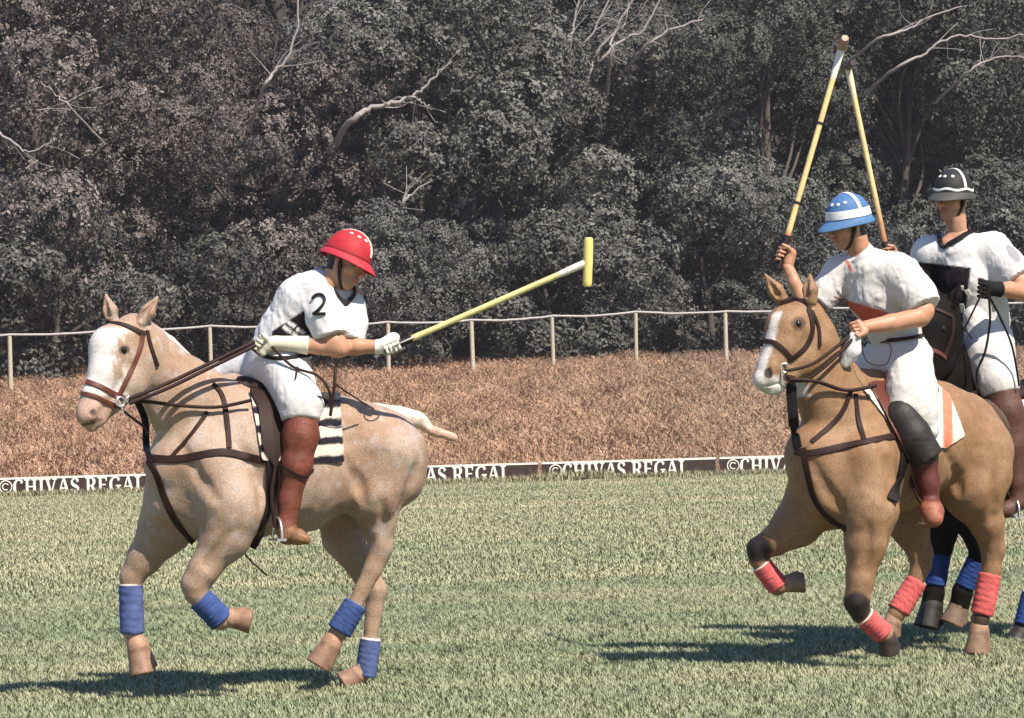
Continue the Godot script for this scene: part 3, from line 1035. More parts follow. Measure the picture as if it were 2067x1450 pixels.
	lay(B, f, [[1926, 642], [1924, 675], [1908, 722]], 0.011, "cheekpiece", mats.leather, br)
	var rn := group_node("reins", t)
	line(f, [[1900, 745, 226], [1940, 680, 226], [1985, 590, 220]], 0.006, "rein", mats.black_leather, rn)
	line(f, [[1938, 650, 222], [1950, 665, 220], [1964, 684, 214]], 0.004, "rein", mats.black_leather, rn)
	line(f, [[1998, 600, 214], [2000, 650, 212], [1990, 710, 206], [1974, 748, 200], [1974, 775, 196]], 0.007, "rein_end", mats.black_leather, rn)
	line(f, [[2000, 600, 210], [2020, 640, 196], [2044, 700, 176], [2058, 780, 160]], 0.006, "rein_end", mats.black_leather, rn)
	saddle(L, f, t, {top = [1985, 790, 45], cloth = [[1940, 800], [1990, 920], [2060, 930], [2085, 900], [2070, 800]], blanket = 3,
		flap = [[1955, 790], [1990, 785], [2030, 860], [2035, 930], [2010, 930], [1985, 860]], girth = [[2015, 920], [2012, 970], [2000, 1005]], mt = "leather"})
	return [f, F0, L, H, t]

# ------------------------------------------------------------------ riders
const SKIN := Color(0.50, 0.26, 0.165)

func human_head(H: Array, c: Vector3, fw: Vector3, up: Vector3) -> void:
	# c lies at brow height in the middle of the head
	var r := fw.cross(up).normalized()
	bone(H, c + up * 0.035 + fw * 0.02, 0.076, c + up * 0.03 - fw * 0.035, 0.078)
	bone(H, c + fw * 0.03, 0.064, c - up * 0.07 + fw * 0.042, 0.046, {ax = r, s = 0.95})
	bone(H, c - up * 0.105 + fw * 0.056, 0.026, c - up * 0.085 + fw * 0.05, 0.034)
	bone(H, c - up * 0.008 + fw * 0.090, 0.008, c - up * 0.046 + fw * 0.113, 0.0125, {k = 0.012})
	bone(H, c - up * 0.05 + fw * 0.100 - r * 0.011, 0.009, c - up * 0.05 + fw * 0.100 + r * 0.011, 0.009, {k = 0.008})
	bone(H, c + up * 0.004 + fw * 0.078 - r * 0.036, 0.013, c + up * 0.004 + fw * 0.078 + r * 0.036, 0.013, {k = 0.012})
	bone(H, c - up * 0.073 + fw * 0.089 - r * 0.018, 0.007, c - up * 0.071 + fw * 0.093 + r * 0.018, 0.007, {k = 0.008})
	bone(H, c - up * 0.084 + fw * 0.087 - r * 0.015, 0.008, c - up * 0.084 + fw * 0.087 + r * 0.015, 0.008, {k = 0.008})
	for s: float in [-1.0, 1.0]:
		bone(H, c - up * 0.068 + r * s * 0.046 + fw * 0.0, 0.026, c - up * 0.104 + fw * 0.05 + r * s * 0.012, 0.022, {k = 0.02})
		bone(H, c - up * 0.036 + r * s * 0.042 + fw * 0.058, 0.022, c - up * 0.05 + r * s * 0.046 + fw * 0.04, 0.02, {k = 0.02})
		bone(H, c - up * 0.02 + r * s * 0.074 - fw * 0.012, 0.013, c - up * 0.052 + r * s * 0.070 - fw * 0.008, 0.010, {k = 0.006})
		bone(H, c - up * 0.016 + r * s * 0.031 + fw * 0.099, 0.011, c - up * 0.016 + r * s * 0.036 + fw * 0.095, 0.010, {sub = true, k = 0.012})
	bone(H, c - up * 0.078 + fw * 0.112 - r * 0.014, 0.0025, c - up * 0.078 + fw * 0.112 + r * 0.014, 0.0025, {sub = true, k = 0.004})
	bone(H, c - up * 0.05 - fw * 0.025, 0.056, c - up * 0.13 - fw * 0.035, 0.052)

func eyes(c: Vector3, fw: Vector3, up: Vector3, parent: Node) -> void:
	var r := fw.cross(up).normalized()
	for s: float in [-1.0, 1.0]:
		var m := MD.new()
		var e := c - up * 0.016 + r * s * 0.032 + fw * 0.0765
		ball(m, e, Vector3(0.0115, 0.0115, 0.0115), Basis(), Color(0.62, 0.58, 0.54), 12, 8)
		ball(m, e + fw * 0.0075, Vector3(0.0055, 0.0055, 0.0055), Basis(), Color(0.03, 0.02, 0.015), 10, 6)
		commit(m, "eye", mats.skin, parent)

# fist closed on a bar: g middle of the grip, ax along the bar (little finger to index), w wrist
func fist(H: Array, g: Vector3, ax: Vector3, w: Vector3, rg: float, side: float, sc := 1.0) -> void:
	var o := (w - g)
	o = (o - ax * o.dot(ax)).normalized()
	var t := ax.cross(o) * side
	var rr := rg + 0.010
	bone(H, w, 0.026 * sc, g + o * (rr + 0.022) + ax * 0.012, 0.024 * sc, {k = 0.02})
	bone(H, g + o * (rr + 0.016) + ax * 0.030, 0.020 * sc, g + o * (rr + 0.014) - ax * 0.030, 0.018 * sc, {k = 0.02})
	bone(H, g + (o * 0.6 + t * 0.8) * (rr + 0.006) + ax * 0.032, 0.015 * sc, g + (o * 0.6 + t * 0.8) * (rr + 0.004) - ax * 0.032, 0.013 * sc, {k = 0.02})
	for j in 4:
		var h := (j - 1.5) * 0.0205 * sc
		var fr: float = [0.0085, 0.0092, 0.0095, 0.009][j] * sc
		var prev := Vector3.ZERO
		var reach: float = [250.0, 275.0, 285.0, 265.0][j]
		for s in 5:
			var an := deg_to_rad(lerpf(48.0, reach, s / 4.0))
			var p := g + (o * cos(an) + t * sin(an)) * (rg + fr * 0.9) + ax * h
			if s > 0:
				bone(H, prev, fr * (1.05 - 0.05 * s), p, fr * (1.0 - 0.05 * s), {k = 0.004})
			prev = p
	# thumb leaves the side of the palm near its base and closes the other way
	var p0 := g + o * (rr + 0.026) - t * 0.010 + ax * 0.022
	var p1 := g + (o * 0.45 - t * 0.9) * (rr + 0.006) + ax * 0.040 * sc
	var p2 := g + (-o * 0.55 - t * 0.83) * (rr + 0.001) + ax * 0.046 * sc
	bone(H, p0, 0.015 * sc, p1, 0.0115 * sc, {k = 0.01})
	bone(H, p1, 0.0115 * sc, p2, 0.0095 * sc, {k = 0.004})

func skin_paint(c: Vector3, fw: Vector3, up: Vector3, hair: Color) -> Callable:
	return func(p: Vector3, _g: Vector3) -> Color:
		var col := SKIN
		var d := p - c
		if d.length() < 0.2:
			var u := d.dot(up)
			var fwd := d.dot(fw)
			var s := absf(d.dot(fw.cross(up).normalized()))
			if fwd < 0.012 - 0.4 * (u + 0.03) and u > -0.075 and not (s > 0.066 and u < -0.008 and fwd > -0.03):
				col = hair
			elif fwd > 0.07 and u < -0.066 and u > -0.092 and s < 0.026:
				col = Color(0.42, 0.15, 0.11)
			elif fwd > 0.05 and u > 0.0 and u < 0.014 and s > 0.012 and s < 0.048:
				col = hair
			elif u < -0.07 and fwd > 0.0:
				col = SKIN.lerp(Color(0.30, 0.17, 0.13), 0.35)
		return tone(p, col, 0.10, 30.0)

# helmet: dome, brim with peak, band, seam stripe, vents, chin strap
func helmet(c: Vector3, fw: Vector3, up: Vector3, parent: Node, o: Dictionary) -> void:
	var r := fw.cross(up).normalized()
	var hc := c + up * 0.012 - fw * 0.008
	var dome := func(az: float, el: float, s: float) -> Vector3:
		var ce := cos(el)
		var lift := pow(sin(el), 0.85) if el > 0.0 else 0.0
		return hc + fw * (cos(az) * ce * 0.121 * s) + r * (sin(az) * ce * 0.106 * s) + up * (lift * 0.138 * s)
	var hn := group_node("helmet", parent)
	var m := MD.new()
	var rings := []
	for j in range(15):
		var el := PI * 0.5 * j / 14.0 * 0.995
		var rg := PackedVector3Array()
		for s in 36:
			rg.append(dome.call(-TAU * s / 36.0, el, 1.0))
		rings.append(rg)
	skin_rings(m, rings, func(t, s): return tone(Vector3(t * 0.3, s * 0.02, 1.0), o.col, 0.22, 25.0), false, true)
	commit(m, "shell", mats.shell, hn)
	# brim: a sloping lip all round, drawn out to a peak in front
	m = MD.new()
	var prof := [[0.96, 0.012, 0.0], [1.03, 0.006, 0.15], [1.10, -0.012, 0.7], [1.13, -0.022, 1.0], [1.12, -0.026, 1.0], [1.06, -0.014, 0.7], [0.95, -0.004, 0.0]]
	rings = []
	for q in prof:
		var rg := PackedVector3Array()
		for s in 40:
			var az := -TAU * s / 40.0
			var pk: float = pow(maxf(cos(az), 0.0), 1.5)
			var base_: Vector3 = dome.call(az, 0.0, q[0])
			rg.append(base_ + up * float(q[1]) + fw * (pk * 0.040 * float(q[2])) - up * (pk * 0.012 * float(q[2])))
		rings.append(rg)
	skin_rings(m, rings, func(t, s): return tone(Vector3(t * 0.1, s * 0.03, 2.0), o.brim, 0.2, 25.0), false, false)
	commit(m, "brim", mats.shell, hn)
	# band above the brim
	m = MD.new()
	rings = []
	var bw: float = o.get("band_w", 0.16)
	for q in [[0.03, 1.0], [0.04, 1.022], [bw, 1.022], [bw + 0.02, 1.0]]:
		var rg := PackedVector3Array()
		for s in 48:
			var wave: float = o.get("wave", 0.0) * sin(s * TAU / 8.0)
			rg.append(dome.call(-TAU * s / 48.0, maxf(float(q[0]) + wave + o.get("band_at", 0.0), 0.01), q[1]))
		rings.append(rg)
	skin_rings(m, rings, plain(o.band), false, false)
	commit(m, "band", mats.shell, hn)
	# seam stripe over the crown
	m = MD.new()
	var path := []
	var nors := []
	var az0: float = o.stripe
	for j in range(25):
		var a := lerpf(0.22, PI - 0.22, j / 24.0)
		var p: Vector3 = dome.call(az0, a, 1.012) if a < PI * 0.5 else dome.call(az0 + PI, PI - a, 1.012)
		path.append(p)
		nors.append((p - hc).normalized())
	strap(m, path, nors, o.get("stripe_w", 0.0085), 0.003, o.trim)
	commit(m, "seam_stripe", mats.shell, hn)
	for q in o.vents:
		m = MD.new()
		var p: Vector3 = dome.call(q[0], q[1], 1.0)
		var fr := frame_of((p - hc).normalized())
		ball(m, p, Vector3(0.0105, 0.0105, 0.005), fr, o.trim, 12, 6)
		commit(m, "vent_cap", mats.shell, hn)
	m = MD.new()
	path = []
	nors = []
	for j in range(13):
		var an := lerpf(-1.0, 1.0, j / 12.0)
		var p := c + r * (sin(an * 1.45) * 0.079) - up * (0.01 + 0.125 * cos(an * 1.45)) + fw * (0.032 * cos(an * 1.5) + 0.004)
		path.append(p)
		nors.append((p - (c - up * 0.04)).normalized())
	strap(m, path, nors, 0.008, 0.002, Color(0.03, 0.02, 0.02))
	commit(m, "chin_strap", mats.shell, hn)

# turned-down collar: ring round the neck that dips to a V in front
func collar(cc: Vector3, cu: Vector3, front: Vector3, rad: float, drop: float, w: float, col: Color, parent: Node) -> void:
	var m := MD.new()
	var cf := (front - cu * front.dot(cu)).normalized()
	var cr := cu.cross(cf)
	var cp := []
	var cn := []
	for j in range(41):
		var an := TAU * j / 40.0
		var v := maxf(0.0, cos(an))
		var out := cf * cos(an) + cr * sin(an)
		cp.append(cc + out * rad * (1.0 + 0.10 * v) - cu * (drop * pow(v, 2.2)) + cu * 0.012 * maxf(0.0, -cos(an)))
		cn.append((out + cu * 0.45).normalized())
	strap(m, cp, cn, w, 0.004, col)
	commit(m, "collar", mats.shell, parent)

func folds(f: Fig, amt: float, stretch: Vector3, seed_: float) -> Callable:
	return func(p: Vector3, _g: Vector3) -> float:
		var q := p * stretch + Vector3(seed_, seed_ * 2.0, 0)
		# drawn-out creases: noise warped by itself, with sharp hollows and soft ridges
		var w := wrinkle.get_noise_3dv(q * 3.0)
		var r := q + Vector3(w, w * 0.6, -w) * 0.12
		var a := wrinkle.get_noise_3dv(Vector3(r.x * 14.0 + r.y * 8.0, r.y * 5.0 - r.x * 2.5, r.z * 9.0))
		a = a * 0.9 + 0.14 * wrinkle.get_noise_3dv(Vector3(r.x * 30.0 + r.y * 20.0, r.y * 9.0 - r.x * 6.0, r.z * 20.0))
		var b := wrinkle.get_noise_3dv(q * 5.0)
		return amt * (0.55 * b + 0.65 * (absf(a) * 2.0 - 0.5)) * (0.6 + 0.5 * w)

func garment(list: Array, cell: float, paint: Callable, bump, called: String, mt: Material, parent: Node) -> MeshInstance3D:
	var m := MD.new()
	solid(list, cell, m, paint, bump)
	return commit(m, called, mt, parent)

func paint_flat(c: Color, amt := 0.06) -> Callable:
	return func(p: Vector3, _g: Vector3) -> Color: return tone(p, c, amt, 12.0)

func stirrup(f: Fig, x: float, y: float, n: float, leather: Array, parent: Node) -> void:
	var s := group_node("stirrup", parent)
	var m := MD.new()
	var path := []
	for j in range(17):
		var an := lerpf(-0.1, PI + 0.1, j / 16.0)
		path.append(f.pt(x, y, n) + f.R * Vector3(cos(an) * 0.022, sin(an) * 0.095, cos(an) * 0.055))
	cord(m, path, [0.007], 6, plain(Color.WHITE))
	strap(m, [path[0], path[16]], [f.R.y, f.R.y], 0.024, 0.006)
	commit(m, "stirrup_iron", mats.steel, s)
	line(f, leather, 0.010, "stirrup_leather", mats.leather, s)

# mallet from grip to head: drawing points; hd: direction of the head bar
func mallet(f: Fig, called_label: String, a: Array, b: Array, hd: Vector3, hl: float, hr: float, cols: Dictionary) -> void:
	var pa := f.pt(a[0], a[1], a[2])
	var pb := f.pt(b[0], b[1], b[2])
	var at := f.W + f.base
	var t := thing("polo_mallet", called_label, "mallet", at + pa, "mallets of the players")
	var l := pb - pa
	var d := l.normalized()
	var ln := l.length()
	var ga: float = cols.get("grip", 0.15) / ln
	var m := MD.new()
	var wob := func(tt: float, _s): return tone(Vector3(tt * 2.0, a[0], 0), Color(cols.low).lerp(cols.cane, sm(0.0, cols.get("fade", 0.02), tt)).lerp(cols.tip, sm(0.82, 0.86, tt)), 0.15, 10.0)
	var pf := []
	for j in range(61):
		pf.append([j / 60.0, 0.0150 + 0.0015 * sm(0.15, 0.0, j / 60.0) + 0.004 * sm(0.80, 0.95, j / 60.0) + 0.0004 * grain.get_noise_1d(j * 3.0)])
	spin(m, l * (ga * 0.9), l, pf, 10, wob)
	commit(m, "shaft", mats.cane, t)
	m = MD.new()
	spin(m, -d * 0.06, l * ga, [[0.0, 0.017], [0.05, 0.024], [0.15, 0.019], [0.5, 0.018], [0.9, 0.019], [1.0, 0.017]], 12, plain(Color(0.02, 0.018, 0.02)))
	commit(m, "grip", mats.shell, t)
	for q in cols.rings:
		m = MD.new()
		spin(m, l * float(q), l * float(q) + d * 0.014, [[0.0, 0.0160], [0.1, 0.0185], [0.9, 0.0185], [1.0, 0.0160]], 12, plain(cols.get("ring_col", Color(0.03, 0.03, 0.03))))
		commit(m, "shaft_ring", mats.shell, t)
	m = MD.new()
	spin(m, l - hd * hl, l + hd * hl, [[0.0, hr * 0.72], [0.03, hr * 0.92], [0.1, hr], [0.3, hr], [0.5, hr * 1.05], [0.7, hr], [0.9, hr], [0.97, hr * 0.92], [1.0, hr * 0.72]], 18,
		func(tt, s): return tone(Vector3(tt, s * 0.02, 3), cols.head, 0.25, 14.0))
	commit(m, "mallet_head", mats.cane, t)
	m = MD.new()
	var lp := []
	var fr := frame_of(d)
	for j in range(13):
		var an := TAU * j / 12.0
		lp.append(d * 0.05 + (fr.x * (cos(an) - 1.0) * 0.035 + d * sin(an) * 0.05))
	cord(m, lp, [0.004], 5, plain(Color(0.6, 0.58, 0.55)))
	commit(m, "wrist_loop", mats.shell, t)

# ---- rider in the red helmet, bent over to swing behind
func rider_red(P0: Array) -> void:
	var F0: Fig = P0[1]
	var L: Array = P0[2]
	var f := F0.at(585.0, 1098.0, 140.0)
	var g := f.dir(0, 1, 0)
	var t := thing("person", "rider in red helmet and white shirt numbered 2, bending to swing a mallet", "person", F0.W + f.base, "riders in the match")
	var hcn := f.pt(699, 524, 70)
	var fw := f.dir(0.84, -0.34, 0.42)
	var up := (f.dir(0.25, 0.95, -0.10) - fw * f.dir(0.25, 0.95, -0.10).dot(fw)).normalized()
	# body
	var S: Array = []
	chain(S, f, [[560, 728, 0, 50], [578, 680, 8, 46], [628, 612, 24, 52], [655, 575, 36, 38], [684, 566, 52, 21]])
	chain(S, f, [[642, 590, 62, 28], [674, 690, 92, 21], [684, 703, 94, 18], [640, 698, 92, 17], [548, 693, 88, 12]])
	chain(S, f, [[705, 600, 30, 27], [694, 690, 64, 20], [688, 699, 68, 18], [720, 699, 80, 17], [770, 699, 90, 12]])
	chain(S, f, [[572, 738, 42, 44], [606, 822, 126, 32], [602, 870, 132, 28], [578, 1060, 138, 16]])
	chain(S, f, [[545, 738, -40, 42], [440, 775, -112, 30], [440, 860, -140, 26], [460, 1040, -150, 15]])
	var H: Array = []
	human_head(H, hcn, fw, up)
	chain(H, f, [[684, 575, 52, 20], [690, 560, 58, 20]])
	var body := MD.new()
	var sp := skin_paint(hcn, fw, up, Color(0.03, 0.02, 0.015))
	solid(S, 0.012, body, sp)
	solid(H, 0.005, body, sp)
	commit(body, "body", mats.skin, t)
	eyes(hcn, fw, up, t)
	# gloves
	var G: Array = []
	var gl := f.pt(524, 694, 90)
	fist(G, gl, f.dir(0.5, 0.85, 0.1), f.pt(556, 692, 90), 0.010, 1.0)
	chain(G, f, [[556, 692, 89, 14], [622, 697, 91, 19]], {flat = true})
	garment(G, 0.0045, paint_flat(Color(0.74, 0.69, 0.55)), null, "rein_glove", mats.cloth, t)
	G = []
	var gr := f.pt(792, 700, 98)
	var sh := (f.pt(1188, 527, 150) - gr).normalized()
	fist(G, gr, sh, f.pt(766, 700, 90), 0.016, 1.0)
	chain(G, f, [[768, 700, 90, 13.5], [757, 700, 88, 16]], {flat = true})
	garment(G, 0.0045, paint_flat(Color(0.78, 0.75, 0.68)), null, "mallet_glove", mats.cloth, t)
	# shirt
	var T: Array = []
	chain(T, f, [[562, 716, 2, 60], [580, 676, 8, 58], [622, 614, 24, 64], [652, 582, 34, 40]])
	chain(T, f, [[655, 588, 36, 38], [700, 622, 42, 32]])
	chain(T, f, [[640, 588, 58, 38], [655, 640, 82, 35], [667, 680, 92, 35]], {flat = true})
	chain(T, f, [[702, 614, 34, 32], [708, 652, 52, 31], [704, 690, 66, 31]], {flat = true})
	var shirt := func(p: Vector3, _g: Vector3) -> Color:
		var q := f.inv(p)
		var c := Color(0.66, 0.66, 0.68)
		# black side panel with two rows of white bars
		if q.z > 15.0 and q.z < 92.0:
			var up_ := q.y - (669.0 - (q.x - 545.0) * 0.66)
			var inside := sm(0.0, 3.0, up_) * sm(546.0, 549.0, q.x) * sm(648.0, 644.0, q.x) * sm(712.0, 708.0, q.y)
			var ra := (q.x - 576.0) * 0.80 + (q.y - 646.0) * 0.60
			var rb := -(q.x - 576.0) * 0.60 + (q.y - 646.0) * 0.80
			var dash := sm(2.0, 4.0, fposmod(ra, 24.0)) * sm(24.0, 22.0, fposmod(ra, 24.0))
			var bar := sm(0.0, 2.0, ra) * dash * maxf(sm(4.5, 3.0, absf(rb)), sm(4.5, 3.0, absf(rb - 13.0)))
			c = c.lerp(Color(0.02, 0.018, 0.022).lerp(Color(0.76, 0.76, 0.78), bar), inside)
		return tone(p, c, 0.05, 10.0)
	garment(T, 0.0085, shirt, folds(f, 0.015, Vector3(1.0, 0.75, 1.0), 2.0), "shirt", mats.cloth, t)
	# number on the sleeve
	var num := lay(T, f, [[630, 604], [636, 596], [648, 595], [654, 606], [649, 618], [638, 630], [633, 634], [656, 633]], 0.0068, "sleeve_number", mats.black_leather, t, 0.008, 0.004)
	num.set_meta("label", "black figure 2 on the sleeve")
	# collar
	collar(f.pt(688, 580, 58), (hcn - f.pt(676, 600, 48)).normalized(), f.dir(0.35, -0.2, 0.9), 0.072, 0.060, 0.026, Color(0.022, 0.018, 0.022), t)
	# breeches
	var B: Array = []
	chain(B, f, [[556, 722, 0, 58], [552, 742, 0, 58]])
	chain(B, f, [[572, 738, 42, 54], [606, 818, 124, 42], [606, 846, 130, 36]], {flat = true})
	chain(B, f, [[545, 738, -40, 50], [440, 772, -112, 38], [442, 800, -120, 36]])
	garment(B, 0.010, paint_flat(Color(0.66, 0.65, 0.66), 0.07), folds(f, 0.012, Vector3(1, 1, 0.6), 5.0), "breeches", mats.cloth, t)
	var bl := lay(T + B, f, [[508, 702], [540, 722], [590, 722], [640, 712]], 0.010, "belt", mats.black_leather, t, 0.004, 0.004)
	# boots
	for side in 2:
		var K: Array = []
		if side == 0:
			chain(K, f, [[606, 842, 130, 34], [606, 880, 133, 35], [598, 940, 136, 30], [584, 1010, 138, 21], [578, 1062, 140, 19]], {k = 0.03})
			chain(K, f, [[577, 1068, 140, 19], [580, 1084, 144, 15]], {k = 0.03})
			chain(K, f, [[578, 1082, 142, 15], [602, 1084, 158, 15], [618, 1090, 168, 10]], {k = 0.02})
		else:
			chain(K, f, [[440, 806, -122, 34], [444, 880, -142, 34], [452, 960, -148, 26], [460, 1040, -150, 18]], {k = 0.03})
			chain(K, f, [[460, 1050, -150, 18], [425, 1068, -158, 15], [405, 1074, -160, 11]], {k = 0.02})
		var bp := func(p: Vector3, _g: Vector3) -> Color:
			var q := f.inv(p)
			var c := Color(0.235, 0.062, 0.034).lerp(Color(0.34, 0.17, 0.075), sm(1055.0, 1072.0, q.y))
			return tone(p, c, 0.45, 9.0)
		garment(K, 0.008, bp, folds(f, 0.004, Vector3(0.6, 1.6, 0.6), 9.0), "boot", mats.boot, t)
	var K2: Array = []
	chain(K2, f, [[606, 842, 130, 34], [606, 880, 133, 35], [598, 940, 136, 30], [584, 1010, 138, 21], [578, 1062, 140, 19]])
	lay(K2, f, [[566, 938], [590, 952], [612, 962], [632, 948]], 0.006, "boot_strap", mats.leather, t, 0.007)
	helmet(hcn, fw, up, t, {col = Color(0.46, 0.03, 0.04), brim = Color(0.48, 0.035, 0.055), band = Color(0.30, 0.02, 0.025), band_w = 0.1, trim = Color(0.74, 0.66, 0.56), stripe = 0.0,
		vents = [[0.45, 0.80], [0.95, 0.84], [1.50, 0.88]]})
	stirrup(f, 560, 1086, 150, [[556, 940, 150], [548, 1000, 152], [556, 1066, 152]], t)
	# trailing ends of the reins and the whip over the thigh
	line(f, [[548, 700, 104], [590, 740, 122], [640, 758, 130], [664, 790, 134], [666, 822, 130]], 0.007, "rein_end", mats.leather, t)
	line(f, [[600, 740, 122], [592, 775, 140], [572, 806, 148], [600, 798, 152], [640, 800, 150], [664, 810, 136]], 0.005, "rein_end", mats.leather, t)
	line(f, [[676, 740, 110], [674, 780, 126], [666, 840, 122]], 0.008, "whip", mats.leather, t)
	line(f, [[676, 775, 124], [700, 792, 110], [740, 818, 60]], 0.004, "whip_lash", mats.leather, t)
	mallet(f, "yellow mallet swung out to the right by the red-helmeted rider", [798, 697, 100], [1190, 525, 150], f.dir(0.02, 0.995, 0.1), 0.118, 0.0225,
		{low = Color(0.55, 0.12, 0.05), cane = Color(0.74, 0.66, 0.30), tip = Color(0.80, 0.78, 0.74), head = Color(0.78, 0.68, 0.22), rings = [0.05], ring_col = Color(0.6, 0.12, 0.06), grip = 0.085, fade = 0.035})

# ---- rider in the blue helmet with the mallet raised
func rider_blue(P0: Array) -> void:
	var F0: Fig = P0[1]
	var f := F0.at(1878.0, 1058.0, 160.0)
	var t := thing("person", "rider in blue helmet and white shirt with red sash, mallet raised", "person", F0.W + f.base, "riders in the match")
	var hcn := f.pt(1714, 447, 116)
	var fw := f.dir(-0.86, -0.20, 0.46)
	var up := (f.dir(0.0, 0.98, 0.1) - fw * f.dir(0.0, 0.98, 0.1).dot(fw)).normalized()
	var S: Array = []
	chain(S, f, [[1815, 720, 45, 48], [1808, 660, 55, 42], [1770, 580, 80, 46], [1752, 540, 92, 34], [1738, 505, 100, 21]])
	chain(S, f, [[1830, 560, 120, 26], [1864, 628, 150, 21], [1858, 640, 156, 19], [1800, 652, 196, 17], [1748, 660, 226, 13]])
	chain(S, f, [[1700, 555, 70, 25], [1650, 612, 90, 20], [1630, 618, 96, 17], [1606, 570, 92, 14], [1592, 538, 90, 12]])
	chain(S, f, [[1830, 725, 80, 44], [1826, 810, 150, 34], [1840, 850, 150, 28], [1872, 985, 150, 17]])
	chain(S, f, [[1790, 725, 10, 42], [1730, 790, 40, 32], [1735, 900, 10, 26], [1760, 1010, 0, 16]])
	var H: Array = []
	human_head(H, hcn, fw, up)
	chain(H, f, [[1738, 508, 100, 20], [1730, 480, 108, 21]])
	# bare hands
	var gp := f.pt(1581, 512, 92)
	var mtop := f.pt(1703, 92, 40)
	fist(H, gp, (mtop - gp).normalized(), f.pt(1592, 540, 90), 0.015, 1.0)
	fist(H, f.pt(1728, 664, 242), f.dir(0.35, -0.9, 0.2), f.pt(1750, 660, 226), 0.010, -1.0)
	var body := MD.new()
	var sp := skin_paint(hcn, fw, up, Color(0.03, 0.02, 0.015))
	solid(S, 0.012, body, sp)
	solid(H.slice(0, H.size()), 0.005, body, sp)
	commit(body, "body", mats.skin, t)
	eyes(hcn, fw, up, t)
	var T: Array = []
	chain(T, f, [[1812, 680, 50, 50], [1802, 650, 58, 52], [1772, 590, 80, 58], [1758, 545, 92, 42]])
	chain(T, f, [[1745, 545, 84, 38], [1800, 548, 110, 40]])
	chain(T, f, [[1745, 545, 84, 36], [1700, 552, 74, 34]])
	chain(T, f, [[1822, 555, 118, 40], [1850, 592, 138, 35], [1866, 620, 148, 36]], {flat = true})
	chain(T, f, [[1700, 550, 72, 34], [1672, 584, 82, 30], [1652, 612, 90, 30]], {flat = true})
	var shirt := func(p: Vector3, _g: Vector3) -> Color:
		var q := f.inv(p)
		var c := Color(0.65, 0.635, 0.625)
		# red sash from the armpit round the waist, and a red placket
		var yy := 598.0 + (q.x - 1690.0) * 0.30
		var wd := 3.0 + 27.0 * sm(1690.0, 1765.0, q.x)
		var sash := sm(0.0, 2.0, q.y - yy) * sm(2.0, 0.0, q.y - yy - wd * 1.3) * sm(1686.0, 1690.0, q.x) * sm(40.0, 50.0, q.z) * sm(1838.0, 1830.0, q.x)
		sash *= sm(658.0, 654.0, q.y)
		c = c.lerp(Color(0.58, 0.14, 0.09), sash)
		var pl := sm(4.0, 2.5, absf(q.x - 1716.0 - (q.y - 535.0) * 0.45)) * sm(522.0, 526.0, q.y) * sm(550.0, 546.0, q.y) * sm(60.0, 70.0, q.z)
		c = c.lerp(Color(0.58, 0.14, 0.09), pl)
		return tone(p, c, 0.05, 10.0)
	garment(T, 0.0085, shirt, folds(f, 0.015, Vector3(1.0, 0.75, 1.0), 12.0), "shirt", mats.cloth, t)
	collar(f.pt(1736, 508, 102), (hcn - f.pt(1745, 530, 92)).normalized(), f.dir(-0.7, -0.1, 0.6), 0.070, 0.035, 0.016, Color(0.60, 0.60, 0.66), t)
	var B: Array = []
	chain(B, f, [[1815, 706, 48, 50], [1812, 730, 48, 54]])
	chain(B, f, [[1834, 722, 78, 50], [1842, 790, 138, 46], [1846, 828, 146, 44], [1866, 868, 146, 30]])
	chain(B, f, [[1832, 800, 150, 38], [1826, 832, 164, 33]])
	chain(B, f, [[1790, 725, 10, 48], [1728, 788, 40, 38], [1730, 820, 36, 36]])
	garment(B, 0.010, paint_flat(Color(0.65, 0.635, 0.61), 0.07), folds(f, 0.013, Vector3(1, 0.8, 0.6), 15.0), "breeches", mats.cloth, t)
	lay(B, f, [[1762, 692], [1790, 690], [1830, 686], [1862, 680]], 0.011, "belt", mats.leather, t, 0.010, 0.004)
	for side in 2:
		var K: Array = []
		if side == 0:
			chain(K, f, [[1818, 830, 168, 27], [1836, 866, 168, 28], [1864, 922, 164, 27], [1874, 975, 160, 21], [1876, 1012, 158, 19]], {k = 0.03})
			chain(K, f, [[1876, 1016, 158, 18], [1880, 1032, 172, 23], [1883, 1046, 186, 19]], {k = 0.02})
		else:
			chain(K, f, [[1732, 815, 34, 32], [1736, 880, 12, 33], [1750, 960, 2, 25], [1762, 1010, 0, 18]], {k = 0.03})
			chain(K, f, [[1762, 1020, 0, 18], [1738, 1034, 14, 14], [1722, 1040, 22, 10]], {k = 0.02})
		var bp := func(p: Vector3, _g: Vector3) -> Color:
			var q := f.inv(p)
			var c := Color(0.030, 0.020, 0.020).lerp(Color(0.17, 0.035, 0.028), sm(925.0, 945.0, q.y)).lerp(Color(0.46, 0.16, 0.09), sm(1008.0, 1020.0, q.y))
			return tone(p, c, 0.5, 9.0)
		garment(K, 0.008, bp, folds(f, 0.004, Vector3(0.6, 1.6, 0.6), 19.0), "boot", mats.boot, t)
	# stiff knee guard in front of the boot
	var kg: Array = []
	chain(kg, f, [[1820, 842, 178, 35], [1842, 880, 176, 37], [1874, 928, 170, 33]], {k = 0.02, flat = true})
	garment(kg, 0.008, paint_flat(Color(0.026, 0.02, 0.02), 0.5), folds(f, 0.005, Vector3(0.6, 1.4, 0.6), 23.0), "knee_guard", mats.boot, t)
	helmet(hcn, fw, up, t, {col = Color(0.075, 0.175, 0.38), brim = Color(0.085, 0.19, 0.38), band = Color(0.78, 0.78, 0.80), band_w = 0.30, band_at = 0.04, trim = Color(0.78, 0.78, 0.80), stripe = -1.75,
		stripe_w = 0.011, vents = [[-1.05, 0.72], [-0.65, 0.66], [-0.2, 0.66]]})
